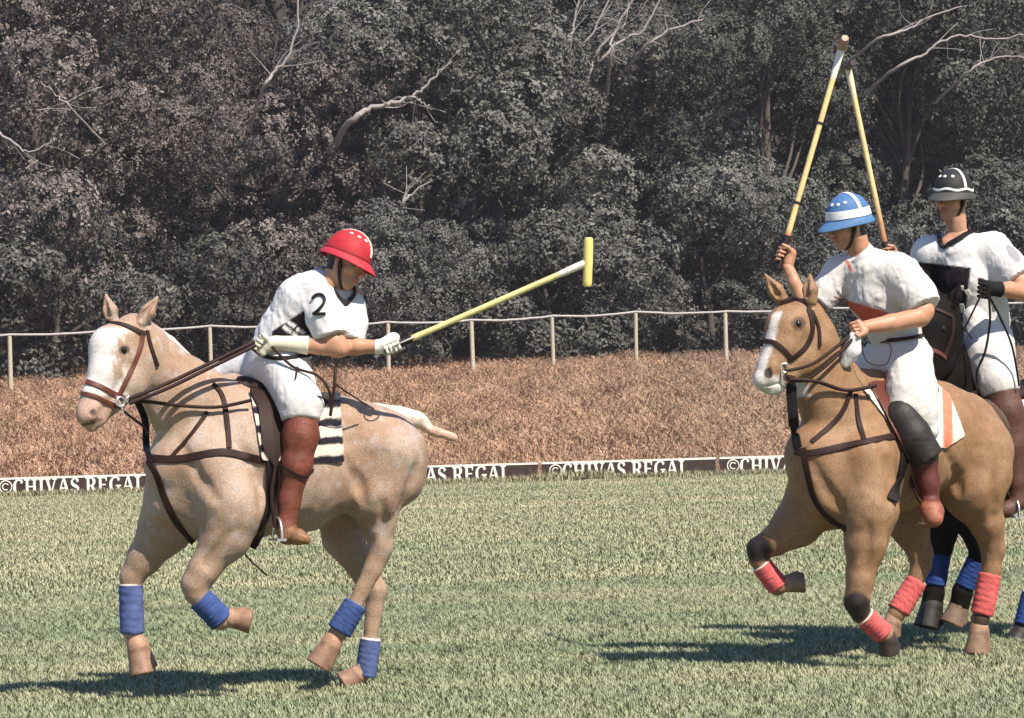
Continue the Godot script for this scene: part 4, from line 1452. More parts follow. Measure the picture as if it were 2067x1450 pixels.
	stirrup(f, 1872, 1052, 172, [[1838, 900, 160], [1836, 960, 160], [1866, 1030, 172]], t)
	# white hand rag and rein ends at the hand
	var hr: Array = []
	chain(hr, f, [[1728, 680, 246, 13], [1722, 705, 244, 17], [1708, 732, 238, 11]], {ax = f.R.z, s = 0.5})
	garment(hr, 0.007, paint_flat(Color(0.72, 0.72, 0.75)), folds(f, 0.006, Vector3(1.4, 0.7, 1), 21.0), "hand_cloth", mats.cloth, t)
	mallet(f, "mallet with black rings raised above the blue-helmeted rider", [1578, 522, 92], [1703, 92, 40], f.dir(0.16, 0.32, 0.93), 0.115, 0.0235,
		{low = Color(0.50, 0.13, 0.08), cane = Color(0.72, 0.56, 0.25), tip = Color(0.78, 0.75, 0.72), head = Color(0.36, 0.22, 0.15), rings = [0.26, 0.635], grip = 0.13, fade = 0.05})

# ---- rider in the black helmet at the right edge
func rider_black(P0: Array) -> void:
	var F0: Fig = P0[1]
	var f := F0.at(2050.0, 1040.0, 110.0)
	var t := thing("person", "rider in black helmet and white shirt behind the others at the right edge", "person", F0.W + f.base, "riders in the match")
	var hcn := f.pt(1926, 395, 95)
	var fw := f.dir(-0.50, -0.06, 0.86)
	var up := (f.dir(0.03, 0.99, 0.05) - fw * f.dir(0.03, 0.99, 0.05).dot(fw)).normalized()
	var S: Array = []
	chain(S, f, [[1992, 710, 45, 46], [1985, 650, 52, 42], [1955, 560, 70, 46], [1945, 515, 78, 34], [1938, 475, 84, 20]])
	chain(S, f, [[1938, 475, 84, 20], [1918, 494, 92, 19]])
	chain(S, f, [[2012, 510, 84, 26], [2072, 585, 120, 20], [2074, 592, 126, 18], [2040, 585, 165, 16], [2012, 582, 196, 12]])
	chain(S, f, [[1878, 515, 60, 25], [1850, 590, 50, 20], [1840, 594, 50, 18], [1812, 555, 52, 15], [1800, 520, 54, 12]])
	chain(S, f, [[2000, 710, 80, 43], [2016, 775, 130, 33], [2030, 820, 130, 27], [2052, 990, 120, 17]])
	chain(S, f, [[1975, 715, 10, 42], [1925, 775, 20, 32], [1930, 880, -30, 26], [1950, 1000, -40, 16]])
	var H: Array = []
	human_head(H, hcn, fw, up)
	chain(H, f, [[1938, 480, 84, 19], [1932, 445, 90, 20]])
	var gm := f.pt(1797, 512, 56)
	var mt := f.pt(1716, 128, 20)
	fist(H, gm, (mt - gm).normalized(), f.pt(1804, 532, 54), 0.015, 1.0)
	var body := MD.new()
	var sp := skin_paint(hcn, fw, up, Color(0.02, 0.014, 0.012))
	solid(S, 0.012, body, sp)
	solid(H, 0.005, body, sp)
	commit(body, "body", mats.skin, t)
	eyes(hcn, fw, up, t)
	var G: Array = []
	fist(G, f.pt(1985, 585, 214), f.dir(0.1, 0.95, 0.2), f.pt(2010, 583, 196), 0.010, -1.0, 1.12)
	chain(G, f, [[2006, 583, 196, 14], [2022, 584, 186, 16]], {flat = true})
	garment(G, 0.0045, paint_flat(Color(0.022, 0.02, 0.02)), null, "glove", mats.cloth, t)
	var T: Array = []
	chain(T, f, [[1992, 650, 50, 48], [1982, 620, 54, 50], [1955, 560, 70, 56], [1946, 518, 78, 42]])
	chain(T, f, [[1940, 510, 76, 36], [2005, 508, 84, 36]])
	chain(T, f, [[1940, 510, 76, 36], [1880, 512, 66, 34]])
	chain(T, f, [[2008, 506, 84, 36], [2036, 540, 100, 33], [2058, 566, 112, 34]], {flat = true})
	chain(T, f, [[1880, 512, 62, 36], [1862, 560, 54, 32], [1852, 590, 50, 32]], {flat = true})
	var vz: float = f.inv(snap(T, f, 1910, 490, 0.0)[0]).z
	chain(T, f, [[1928, 460, vz + 8, 18], [1908, 496, vz + 2, 5]], {sub = true, k = 0.008})
	var shirt := func(p: Vector3, _g: Vector3) -> Color:
		var q := f.inv(p)
		var c := Color(0.65, 0.65, 0.66)
		var pan := sm(0.0, 3.0, q.y - 526.0 - 0.12 * (q.x - 1862.0)) * sm(1966.0 - 0.12 * (q.y - 527.0), 1962.0 - 0.12 * (q.y - 527.0), q.x) * sm(60.0, 70.0, q.z) * sm(1852.0, 1858.0, q.x)
		c = c.lerp(Color(0.02, 0.018, 0.02), pan)
		var plk := sm(2.0, 0.0, absf(q.x - 1906.0) - 5.0) * sm(495.0, 490.0, q.y) * sm(90.0, 96.0, q.z)
		c = c.lerp(Color(0.03, 0.02, 0.05), plk)
		var pad := sm(11.0, 8.0, Vector2((q.x - 2047.0) * 0.9 + (q.y - 512.0) * -0.5, (q.y - 512.0) * 0.5).length())
		c = c.lerp(Color(0.22, 0.22, 0.24), 0.8 * pad)
		return tone(p, c, 0.05, 10.0)
	garment(T, 0.0085, shirt, folds(f, 0.015, Vector3(1.0, 0.75, 1.0), 32.0), "shirt", mats.cloth, t)
	lay(T, f, [[1897, 462], [1899, 478], [1905, 500]], 0.013, "collar", mats.black_leather, t, 0.010, 0.004)
	lay(T, f, [[1905, 501], [1925, 490], [1946, 478], [1968, 462]], 0.015, "collar", mats.black_leather, t, 0.010, 0.004)
	for q in [[[1936, 580], [1948, 580]], [[1953, 584], [1960, 596]], [[1944, 612], [1948, 630]]]:
		lay(T, f, q, 0.013, "shirt_bar", mats.board_white, t, 0.006, 0.003)
	var B: Array = []
	chain(B, f, [[1994, 690, 46, 48], [1992, 716, 46, 54]])
	chain(B, f, [[2000, 690, 74, 48], [1996, 720, 100, 50], [2014, 770, 128, 40], [2020, 792, 130, 36]], {flat = true})
	chain(B, f, [[1978, 712, 12, 48], [1928, 772, 20, 38], [1928, 800, 14, 36]])
	chain(B, f, [[1970, 640, 100, 24], [1985, 700, 100, 40]])
	garment(B, 0.010, paint_flat(Color(0.65, 0.64, 0.63), 0.07), folds(f, 0.012, Vector3(1, 0.8, 0.6), 35.0), "breeches", mats.cloth, t)
	for side in 2:
		var K: Array = []
		if side == 0:
			chain(K, f, [[2018, 786, 132, 36], [2030, 830, 134, 35], [2042, 900, 128, 30], [2050, 970, 122, 21], [2052, 1010, 120, 19]], {k = 0.03})
			chain(K, f, [[2052, 1016, 120, 18], [2030, 1030, 134, 15], [2012, 1034, 142, 11]], {k = 0.02})
		else:
			chain(K, f, [[1928, 800, 14, 34], [1930, 880, -30, 33], [1940, 950, -36, 25], [1950, 1000, -40, 18]], {k = 0.03})
			chain(K, f, [[1950, 1010, -40, 18], [1926, 1024, -30, 14], [1910, 1028, -24, 10]], {k = 0.02})
		garment(K, 0.009, paint_flat(Color(0.15, 0.062, 0.045), 0.4), folds(f, 0.004, Vector3(0.6, 1.6, 0.6), 39.0), "boot", mats.boot, t)
	helmet(hcn, fw, up, t, {col = Color(0.028, 0.028, 0.030), brim = Color(0.07, 0.07, 0.07), band = Color(0.76, 0.76, 0.74), band_w = 0.10, band_at = 0.06, wave = 0.03, trim = Color(0.78, 0.77, 0.72), stripe = -1.25,
		vents = [[0.45, 0.72], [0.0, 0.72], [-0.55, 0.72]]})
	stirrup(f, 2048, 1040, 126, [[2020, 900, 140], [2022, 960, 140], [2044, 1020, 130]], t)
	mallet(f, "plain cane mallet standing behind the blue helmet, held by the last rider", [1800, 540, 56], [1716, 128, 20], f.dir(0.30, 0.1, 0.95), 0.105, 0.021,
		{low = Color(0.38, 0.17, 0.08), cane = Color(0.70, 0.52, 0.25), tip = Color(0.70, 0.60, 0.42), head = Color(0.05, 0.035, 0.03), rings = [0.97], grip = 0.15, fade = 0.35})

# ------------------------------------------------------------------ setting
var rng := RandomNumberGenerator.new()

func board_line(x: float) -> float:     # distance of the boards at a sideways position
	return 48.4 + 0.14 * x

func fence_line(x: float) -> float:
	return 89.0 + 0.55 * x

func bank_height(x: float, d: float) -> float:
	var u := maxf(d - board_line(x) - 0.6, 0.0)
	var h := 0.043 * u * sm(0.0, 6.0, u) + 0.10 * grain.get_noise_2d(x * 0.16, d * 0.12) * sm(1.0, 6.0, u)
	return h - 0.03 

func hill_height(x: float, d: float) -> float:
	var u := d - fence_line(x)
	return bank_height(x, d) + 0.05 + sm(16.0, 70.0, u) * 34.0

func sheet(called: String, mt: Material, x0: float, x1: float, nx: int, ds: Array, h: Callable) -> void:
	var m := MD.new()
	for d in ds:
		for i in range(nx + 1):
			var x := lerpf(x0, x1, float(i) / nx)
			var y: float = h.call(x, d)
			m.v.append(Vector3(x, y, -float(d)))
			var gx: float = h.call(x + 0.3, d) - y
			var gz: float = h.call(x, float(d) + 0.3) - y
			m.n.append(Vector3(-gx, 0.3, gz).normalized())
	for j in range(ds.size() - 1):
		for i in nx:
			var a := j * (nx + 1) + i
			m.i.append_array([a, a + nx + 1, a + 1, a + 1, a + nx + 1, a + nx + 2])
	var o := commit(m, called, mt, self)
	o.set_meta("kind", "structure")

func blade_tuft(count: int, h0: float, h1: float, w: float, spread: float, lean: float, seed_: int, seed_head := false) -> ArrayMesh:
	rng.seed = seed_
	var m := MD.new()
	for j in count:
		var an := rng.randf() * TAU
		var b := Vector3(cos(an), 0, sin(an)) * spread * sqrt(rng.randf())
		var la := rng.randf() * TAU
		var ln := Vector3(cos(la), 0, sin(la)) * lean * rng.randf()
		var h := rng.randf_range(h0, h1)
		var side := Vector3(-sin(la + 0.7), 0, cos(la + 0.7)) * w * 0.5
		var mid := b + ln * h * 0.35 + Vector3(0, h * 0.55, 0)
		var tip := b + ln * h + Vector3(0, h * (1.0 - 0.3 * lean), 0)
		var nn := side.cross(tip - b).normalized()
		nn = (nn + Vector3.UP * 0.7).normalized()
		var c := Color.WHITE * rng.randf_range(0.78, 1.12)
		c.a = 1.0
		var i0 := m.v.size()
		for p in [b - side, b + side, mid - side * 0.8, mid + side * 0.8, tip]:
			m.v.append(p)
			m.n.append(nn)
			m.c.append(c)
		m.i.append_array([i0, i0 + 2, i0 + 1, i0 + 1, i0 + 2, i0 + 3, i0 + 2, i0 + 4, i0 + 3])
		if seed_head:
			for q in 3:
				var hp := tip - (tip - mid) * (0.12 * q)
				var s2 := Vector3(rng.randf_range(-1, 1), rng.randf_range(0.2, 1), rng.randf_range(-1, 1)).normalized() * w * 3.0
				var i1 := m.v.size()
				for p in [hp, hp + s2, hp + s2 * 0.5 + side * 2.0]:
					m.v.append(p)
					m.n.append(nn)
					m.c.append(c * 1.1)
				m.i.append_array([i1, i1 + 1, i1 + 2])
	var arr := []
	arr.resize(Mesh.ARRAY_MAX)
	arr[Mesh.ARRAY_VERTEX] = m.v
	arr[Mesh.ARRAY_NORMAL] = m.n
	arr[Mesh.ARRAY_COLOR] = m.c
	arr[Mesh.ARRAY_INDEX] = m.i
	var am := ArrayMesh.new()
	am.add_surface_from_arrays(Mesh.PRIMITIVE_TRIANGLES, arr)
	return am

func scatter(called: String, label: String, category: String, mesh: Mesh, mt: Material, xf: Array, cols: PackedColorArray, parent: Node) -> MultiMeshInstance3D:
	var mm := MultiMesh.new()
	mm.transform_format = MultiMesh.TRANSFORM_3D
	mm.use_colors = true
	mm.mesh = mesh
	mm.instance_count = xf.size()
	for j in xf.size():
		mm.set_instance_transform(j, xf[j])
		mm.set_instance_color(j, cols[j])
	var o := MultiMeshInstance3D.new()
	o.multimesh = mm
	o.material_override = mt
	o.name = called
	parent.add_child(o, true)
	if label != "":
		tag(o, label, category)
		o.set_meta("kind", "stuff")
	return o

func turf_tone(x: float, d: float) -> Color:
	var a := 0.5 + 0.9 * grain.get_noise_2d(x * 0.22 + 40.0, d * 0.30)
	var b := 0.5 + 0.9 * grain.get_noise_2d(x * 0.9 + 9.0, d * 0.8 + 5.0)
	var s := 0.5 + 1.1 * grain.get_noise_2d(x * 0.05 + 70.0, d * 0.55)
	var dry := clampf(0.35 * a + 0.25 * b + 0.5 * s + 0.3 * sm(22.0, 34.0, d) - 0.3, 0.0, 1.0)
	var c := Color(0.255, 0.300, 0.190).lerp(Color(0.48, 0.445, 0.295), dry)
	# darker scuffed spots where hooves have cut the turf
	c = c * lerpf(1.0, 0.62, sm(0.42, 0.58, grain.get_noise_2d(x * 1.3 + 11.0, d * 0.9 + 3.0)))
	return c

func make_turf() -> void:
	var tm := mat("turf_blade", Color.WHITE, 0.75, {vc = true, spec = 0.25, back = Color(0.12, 0.14, 0.06)})
	var xf := []
	var cols := PackedColorArray()
	rng.seed = 71
	var near := blade_tuft(13, 0.018, 0.042, 0.0036, 0.034, 0.7, 501)
	for j in 118000:
		var d := lerpf(13.7, 24.0, pow(rng.randf(), 0.85))
		var hw := d * 0.1566 + 2.0
		var x := rng.randf_range(-hw, hw)
		var s := rng.randf_range(0.8, 1.5)
		xf.append(Transform3D(Basis(Vector3.UP, rng.randf() * TAU).scaled(Vector3(s, s, s)), Vector3(x, 0, -d)))
		cols.append(turf_tone(x, d) * rng.randf_range(0.75, 1.25))
	scatter("turf", "short mown green turf of the polo field", "grass", near, tm, xf, cols, self)
	xf = []
	cols = PackedColorArray()
	var far := blade_tuft(13, 0.025, 0.06, 0.007, 0.075, 0.7, 502)
	for j in 82000:
		var d := lerpf(23.5, 49.0, rng.randf())
		var hw := d * 0.1566 + 4.0
		var x := rng.randf_range(-hw, hw)
		if d > board_line(x) - 0.05:
			continue
		var s := rng.randf_range(0.8, 1.4)
		xf.append(Transform3D(Basis(Vector3.UP, rng.randf() * TAU).scaled(Vector3(s, s, s)), Vector3(x, 0, -d)))
		cols.append(turf_tone(x, d) * rng.randf_range(0.75, 1.25))
	scatter("far_turf", "paler mown turf running up to the lettered boards", "grass", far, tm, xf, cols, self)
	# longer tufts that hide the foot of the boards
	xf = []
	cols = PackedColorArray()
	var edge := blade_tuft(12, 0.06, 0.15, 0.010, 0.07, 0.6, 503)
	for j in 3800:
		var x := rng.randf_range(-15.0, 15.0)
		var d := board_line(x) - 0.06 - 0.5 * rng.randf() * rng.randf()
		var s := rng.randf_range(0.7, 1.15)
		if absf(x - 0.85) < 0.55:
			s *= 1.5
		xf.append(Transform3D(Basis(Vector3.UP, rng.randf() * TAU).scaled(Vector3(s, s, s)), Vector3(x, 0, -d)))
		cols.append(turf_tone(x, d).lerp(Color(0.34, 0.27, 0.17), 0.35) * rng.randf_range(0.7, 1.15))
	scatter("edge_grass", "longer unmown grass along the foot of the boards", "grass", edge, tm, xf, cols, self)

func make_bank() -> void:
	var dm := mat("dry_blade", Color.WHITE, 0.85, {vc = true, spec = 0.2, back = Color(0.14, 0.10, 0.07)})
	var meshes := [blade_tuft(16, 0.25, 0.55, 0.014, 0.16, 0.8, 601, true), blade_tuft(14, 0.18, 0.42, 0.016, 0.2, 1.1, 602, true)]
	for k in 2:
		var xf := []
		var cols := PackedColorArray()
		rng.seed = 81 + k
		for j in 32000:
			var d := lerpf(48.5, 97.0, pow(rng.randf(), 0.9))
			var hw := d * 0.1566 + 7.0
			var x := rng.randf_range(-hw, hw)
			if d < board_line(x) + 0.2:
				continue
			var lump := 0.5 + 0.8 * grain.get_noise_2d(x * 0.35, d * 0.2)
			var s := rng.randf_range(0.6, 1.05) * (0.65 + 0.5 * lump)
			var nearb := sm(0.0, 3.0, d - board_line(x))
			s *= lerpf(0.45, 1.0, nearb)
			xf.append(Transform3D(Basis(Vector3.UP, rng.randf() * TAU).scaled(Vector3(s, s, s)), Vector3(x, bank_height(x, d) - 0.02, -d)))
			var c := Color(0.50, 0.325, 0.215).lerp(Color(0.38, 0.24, 0.175), clampf(0.5 + grain.get_noise_2d(x * 0.5 + 3.0, d * 0.3), 0.0, 1.0))
			c = c.lerp(Color(0.33, 0.25, 0.19), sm(-2.0, 8.0, x) * 0.6)
			var tall := sm(0.15, 0.5, grain.get_noise_2d(x * 0.28 + 60.0, d * 0.22))
			cols.append(c.lerp(Color(0.36, 0.30, 0.19), 0.5 * tall) * rng.randf_range(0.6, 1.35))
		scatter("dry_grass" if k == 0 else "trampled_dry_grass", "tall straw-brown grass on the bank behind the boards" if k == 0 else "low bent brown grass between the taller stems on the bank", "grass", meshes[k], dm, xf, cols, self)

func make_boards() -> void:
	var bm := mat("board", Color(0.055, 0.028, 0.026), 0.7, {tex = noise_tex(0.02, 21, Color(0.6, 0.6, 0.6), Color(1, 1, 1)), uv = 1.5})
	var wm: Material = mats.board_white
	var font := SystemFont.new()
	font.font_names = PackedStringArray(["Droid Serif"])
	font.font_weight = 700
	var labels := ["lettered board outside the left edge of the picture", "lettered board at the far left edge of the field", "low dark board with white lettering left of the pale pony", "lettered board hidden behind the pale pony",
		"low dark board whose white lettering comes out behind the pale pony's rump", "low lettered board with a grass clump over its left end", "low lettered board ending behind the tan pony", "lettered board behind the two right-hand ponies", "lettered board outside the right edge of the picture"]
	for j in 9:
		var x0 := 0.40 + (j - 5) * 2.66
		var p0 := Vector3(x0, 0, -board_line(x0))
		var x1 := x0 + 2.60
		var p1 := Vector3(x1, 0, -board_line(x1))
		var t := thing("sideboard", labels[j], "board", p0, "boards along the far side of the field")
		var l := p1 - p0
		t.rotation.y = atan2(-l.z, l.x)
		var ln := l.length()
		var b := MeshInstance3D.new()
		var bx := BoxMesh.new()
		bx.size = Vector3(ln, 0.26, 0.03)
		b.mesh = bx
		b.material_override = bm
		b.name = "panel"
		t.add_child(b, true)
		b.position = Vector3(ln * 0.5, 0.13, 0)
		var e := MeshInstance3D.new()
		var ex := BoxMesh.new()
		ex.size = Vector3(ln, 0.028, 0.044)
		e.mesh = ex
		e.material_override = wm
		e.name = "top_edge"
		t.add_child(e, true)
		e.position = Vector3(ln * 0.5, 0.274, 0)
		for q in [0.1, ln - 0.1]:
			var st := MeshInstance3D.new()
			var sx := BoxMesh.new()
			sx.size = Vector3(0.05, 0.3, 0.05)
			st.mesh = sx
			st.material_override = bm
			st.name = "stake"
			t.add_child(st, true)
			st.position = Vector3(q, 0.1, -0.042)
		var tx := TextMesh.new()
		tx.text = "CHIVAS REGAL"
		tx.font = font
		tx.font_size = 64
		tx.pixel_size = 0.0039
		tx.depth = 0.006
		tx.horizontal_alignment = HORIZONTAL_ALIGNMENT_LEFT
		var o := MeshInstance3D.new()
		o.mesh = tx
		o.material_override = wm
		o.name = "lettering"
		t.add_child(o, true)
		o.position = Vector3(0.29, 0.140, 0.018)
		o.scale = Vector3(1.0, 1.28, 1.0)
		# round emblem before the words
		var m := MD.new()
		var path := []
		for s in range(21):
			var an := TAU * s / 20.0
			path.append(Vector3(0.20 + cos(an) * 0.088, 0.155 + sin(an) * 0.088, 0.019))
		cord(m, path, [0.010], 5, plain(Color.WHITE))
		path = []
		for s in range(15):
			var an := lerpf(0.6, 5.4, s / 14.0)
			path.append(Vector3(0.20 + cos(an) * 0.046, 0.155 + sin(an) * 0.046, 0.019))
		cord(m, path, [0.009], 5, plain(Color.WHITE))
		commit(m, "emblem", wm, t)

func make_fence() -> void:
	var pm := mat("post", Color(0.72, 0.66, 0.53), 0.85, {tex = noise_tex(0.03, 31, Color(0.62, 0.6, 0.56), Color(1, 1, 1)), uv = 3.0})
	var rm := mat("rail", Color(0.62, 0.60, 0.59), 0.8, {tex = noise_tex(0.03, 32, Color(0.6, 0.6, 0.6), Color(1, 1, 1)), uv = 3.0})
	var xs := [-24.5, -22.1, -19.7, -17.3, -15.0, -12.6, -10.15, -7.8, -5.55, -3.3, -1.06, 1.13, 3.45, 6.05, 8.6, 11.2, 13.9, 16.6, 19.3, 22.0, 24.7]
	var x0: float = xs[0]
	var o0 := Vector3(x0, bank_height(x0, fence_line(x0)), -fence_line(x0))
	var t := thing("rail_fence", "weathered post and rail fence with one pale rail on top of the bank", "fence", o0)
	var tops := []
	rng.seed = 91
	for x: float in xs:
		var d := fence_line(x)
		var b := Vector3(x, bank_height(x, d) - 0.1, -d) - o0
		var top := b + Vector3(rng.randf_range(-0.03, 0.03), 1.62 + rng.randf_range(-0.03, 0.03), 0)
		var m := MD.new()
		var r := rng.randf_range(0.052, 0.064)
		spin(m, b, top, [[0.0, r * 1.1], [0.5, r], [0.97, r * 0.97], [1.0, r * 0.8]], 8, plain(Color.WHITE))
		commit(m, "post", pm, t)
		tops.append(top + Vector3(0, 0.035, 0))
	for j in range(tops.size() - 1):
		var m := MD.new()
		var a: Vector3 = tops[j]
		var b: Vector3 = tops[j + 1]
		var path := []
		for s in range(9):
			var u := s / 8.0
			path.append(a.lerp(b, u) + Vector3(0, -0.05 * sin(u * PI) + rng.randf_range(-0.008, 0.008), 0.0))
		cord(m, path, [0.036, 0.034, 0.037, 0.034], 6, plain(Color.WHITE))
		commit(m, "rail", rm, t)

func leaf_spray(count: int, rad: float, len0: float, seed_: int) -> ArrayMesh:
	rng.seed = seed_
	var m := MD.new()
	for j in count:
		var dirv := Vector3(rng.randfn(), absf(rng.randfn()) * 0.8 + 0.2, rng.randfn()).normalized()
		var c := dirv * Vector3(1.0, 0.6, 1.0) * rad * pow(rng.randf(), 0.5)
		var ax := Vector3(rng.randfn(), rng.randfn() * 0.45 - 0.1, rng.randfn()).normalized()
		var sd := ax.cross(Vector3(rng.randfn() * 0.55, 1.0, rng.randfn() * 0.55)).normalized()
		var l := len0 * rng.randf_range(0.7, 1.3)
		var w := l * 0.24
		var nn := ax.cross(sd).normalized()
		if nn.dot(dirv) < 0.0:
			nn = -nn
			sd = -sd
		var col := Color.WHITE * rng.randf_range(0.65, 1.25)
		var i0 := m.v.size()
		for p in [c - ax * l * 0.5, c + sd * w, c - sd * w, c + ax * l * 0.5 - nn * l * 0.12]:
			m.v.append(p)
			m.n.append(nn)
			m.c.append(col)
		m.i.append_array([i0, i0 + 1, i0 + 2, i0 + 1, i0 + 3, i0 + 2])
	var arr := []
	arr.resize(Mesh.ARRAY_MAX)
	arr[Mesh.ARRAY_VERTEX] = m.v
	arr[Mesh.ARRAY_NORMAL] = m.n
	arr[Mesh.ARRAY_COLOR] = m.c
	arr[Mesh.ARRAY_INDEX] = m.i
	var am := ArrayMesh.new()
	am.add_surface_from_arrays(Mesh.PRIMITIVE_TRIANGLES, arr)
	return am

func limb(m: MD, a: Vector3, b: Vector3, r0: float, r1: float, sag: float) -> void:
	var path := []
	var radii := []
	var side := (b - a).cross(Vector3.UP).normalized()
	for s in range(8):
		var u := s / 7.0
		path.append(a.lerp(b, u) + (side * sin(u * 5.0 + a.x) + Vector3.UP * sin(u * PI)) * sag * (b - a).length())
		radii.append(lerpf(r0, r1, u))
	cord(m, path, radii, 8, plain(Color.WHITE))

var spray := []
var leaf_mat: Material
var bark_mat: Material

# one tree: trunk with limbs, crown of leaf sprays gathered in uneven clumps
func tree(label: String, x: float, d: float, h: float, rad: float, low: float, tint: Color, seed_: int, lobes: int, per: int, sz: float, called := "tree") -> Node3D:
	var y0 := bank_height(x, d)
	var t := thing(called, label, "tree" if called != "bush" else "bush", Vector3(x, y0 - 0.05, -d), "wood behind the fence")
	rng.seed = seed_
	var m := MD.new()
	var top := Vector3(rng.randf_range(-0.5, 0.5), h * 0.72, rng.randf_range(-0.5, 0.5))
	limb(m, Vector3(0, -0.2, 0), top, 0.05 + 0.02 * h, 0.05, 0.03)
	var cents := []
	for j in lobes:
		var u := rng.randf()
		var hy := lerpf(low, h, pow(u, 0.9))
		var v := (hy - low) / (h - low)
		var wid := rad * sqrt(maxf(1.0 - pow(absf(v * 2.0 - 0.95), 2.4), 0.08))
		var an := rng.randf() * TAU
		var rr := wid * sqrt(rng.randf_range(0.25, 1.0))
		cents.append([Vector3(cos(an) * rr, hy, sin(an) * rr), rng.randf_range(0.62, 1.35) * sz])
	for j in range(0, lobes, 3):
		limb(m, top * clampf(cents[j][0].y / h - 0.15, 0.1, 0.95), cents[j][0], 0.07, 0.02, 0.06)
	commit(m, "trunk", bark_mat, t)
	var xf := []
	var cols := PackedColorArray()
	for cl in cents:
		var c: Vector3 = cl[0]
		var r: float = cl[1]
		var lt := tint * rng.randf_range(0.75, 1.2)
		for s in int(per * r * r):
			var dv := Vector3(rng.randfn(), rng.randfn() * 0.9 + 0.35, rng.randfn()).normalized()
			var p := c + dv * r * Vector3(1.1, 0.85, 1.1) * (1.0 - 0.30 * pow(rng.randf(), 2.0)) * (1.0 + 0.30 * grain.get_noise_3dv(c * 3.0 + dv * 1.7))
			var sc := rng.randf_range(0.75, 1.35)
			# the spray's +y end looks outwards, turned about that axis
			var fx := frame_of(dv)
			var bs := Basis(fx.x, fx.z, -fx.y).rotated(dv, rng.randf() * TAU).scaled(Vector3(sc, sc, sc))
			xf.append(Transform3D(bs, p))
			var k := rng.randf_range(0.55, 1.35)
			cols.append(Color(lt.r * k, lt.g * k, lt.b * k))
	scatter("crown", "", "", spray[seed_ % 3], leaf_mat, xf, cols, t).set_meta("kind", "stuff")
	return t

func bare_limb(parent: Node3D, called: String, pts: Array, d: float, r0: float, r1: float) -> void:
	var path := []
	for q in pts:
		path.append(P(q[0], q[1], d) - parent.position)
	# the foot of the limb runs back into the crown
	path.push_front(path[0] + (path[0] - path[1]).normalized() * 0.8 + Vector3(0, -0.3, -1.6))
	var sp := smooth(path, 5)
	for j in range(1, sp.size()):
		sp[j] += Vector3(grain.get_noise_2d(j * 0.8, pts[0][0]), grain.get_noise_2d(j * 0.8, pts[0][0] + 50.0), 0.0) * 0.10
	var radii := []
	for j in sp.size():
		radii.append(lerpf(r0, r1 * 0.6, float(j) / sp.size()) * 0.8 * (1.0 + 0.2 * grain.get_noise_1d(j * 0.9)))
	var m := MD.new()
	cord(m, sp, radii, 7, plain(Color.WHITE))
	rng.seed = int(pts[0][0]) + 9000
	for k in 5:                                     # side twigs
		var j := rng.randi_range(sp.size() / 3, sp.size() - 2)
		var dv: Vector3 = (sp[j + 1] - sp[j]).normalized()
		var tw := (dv + Vector3(rng.randfn() * 0.7, rng.randfn() * 0.7, rng.randfn() * 0.4)).normalized() * rng.randf_range(0.5, 1.3)
		cord(m, smooth([sp[j], sp[j] + tw * 0.5 + Vector3(rng.randfn(), rng.randfn(), 0) * 0.07, sp[j] + tw], 4), [radii[j] * 0.45, radii[j] * 0.4, radii[j] * 0.35, radii[j] * 0.3, radii[j] * 0.25, 0.01], 5, plain(Color.WHITE))
	commit(m, called, mats.pale_bark, parent)

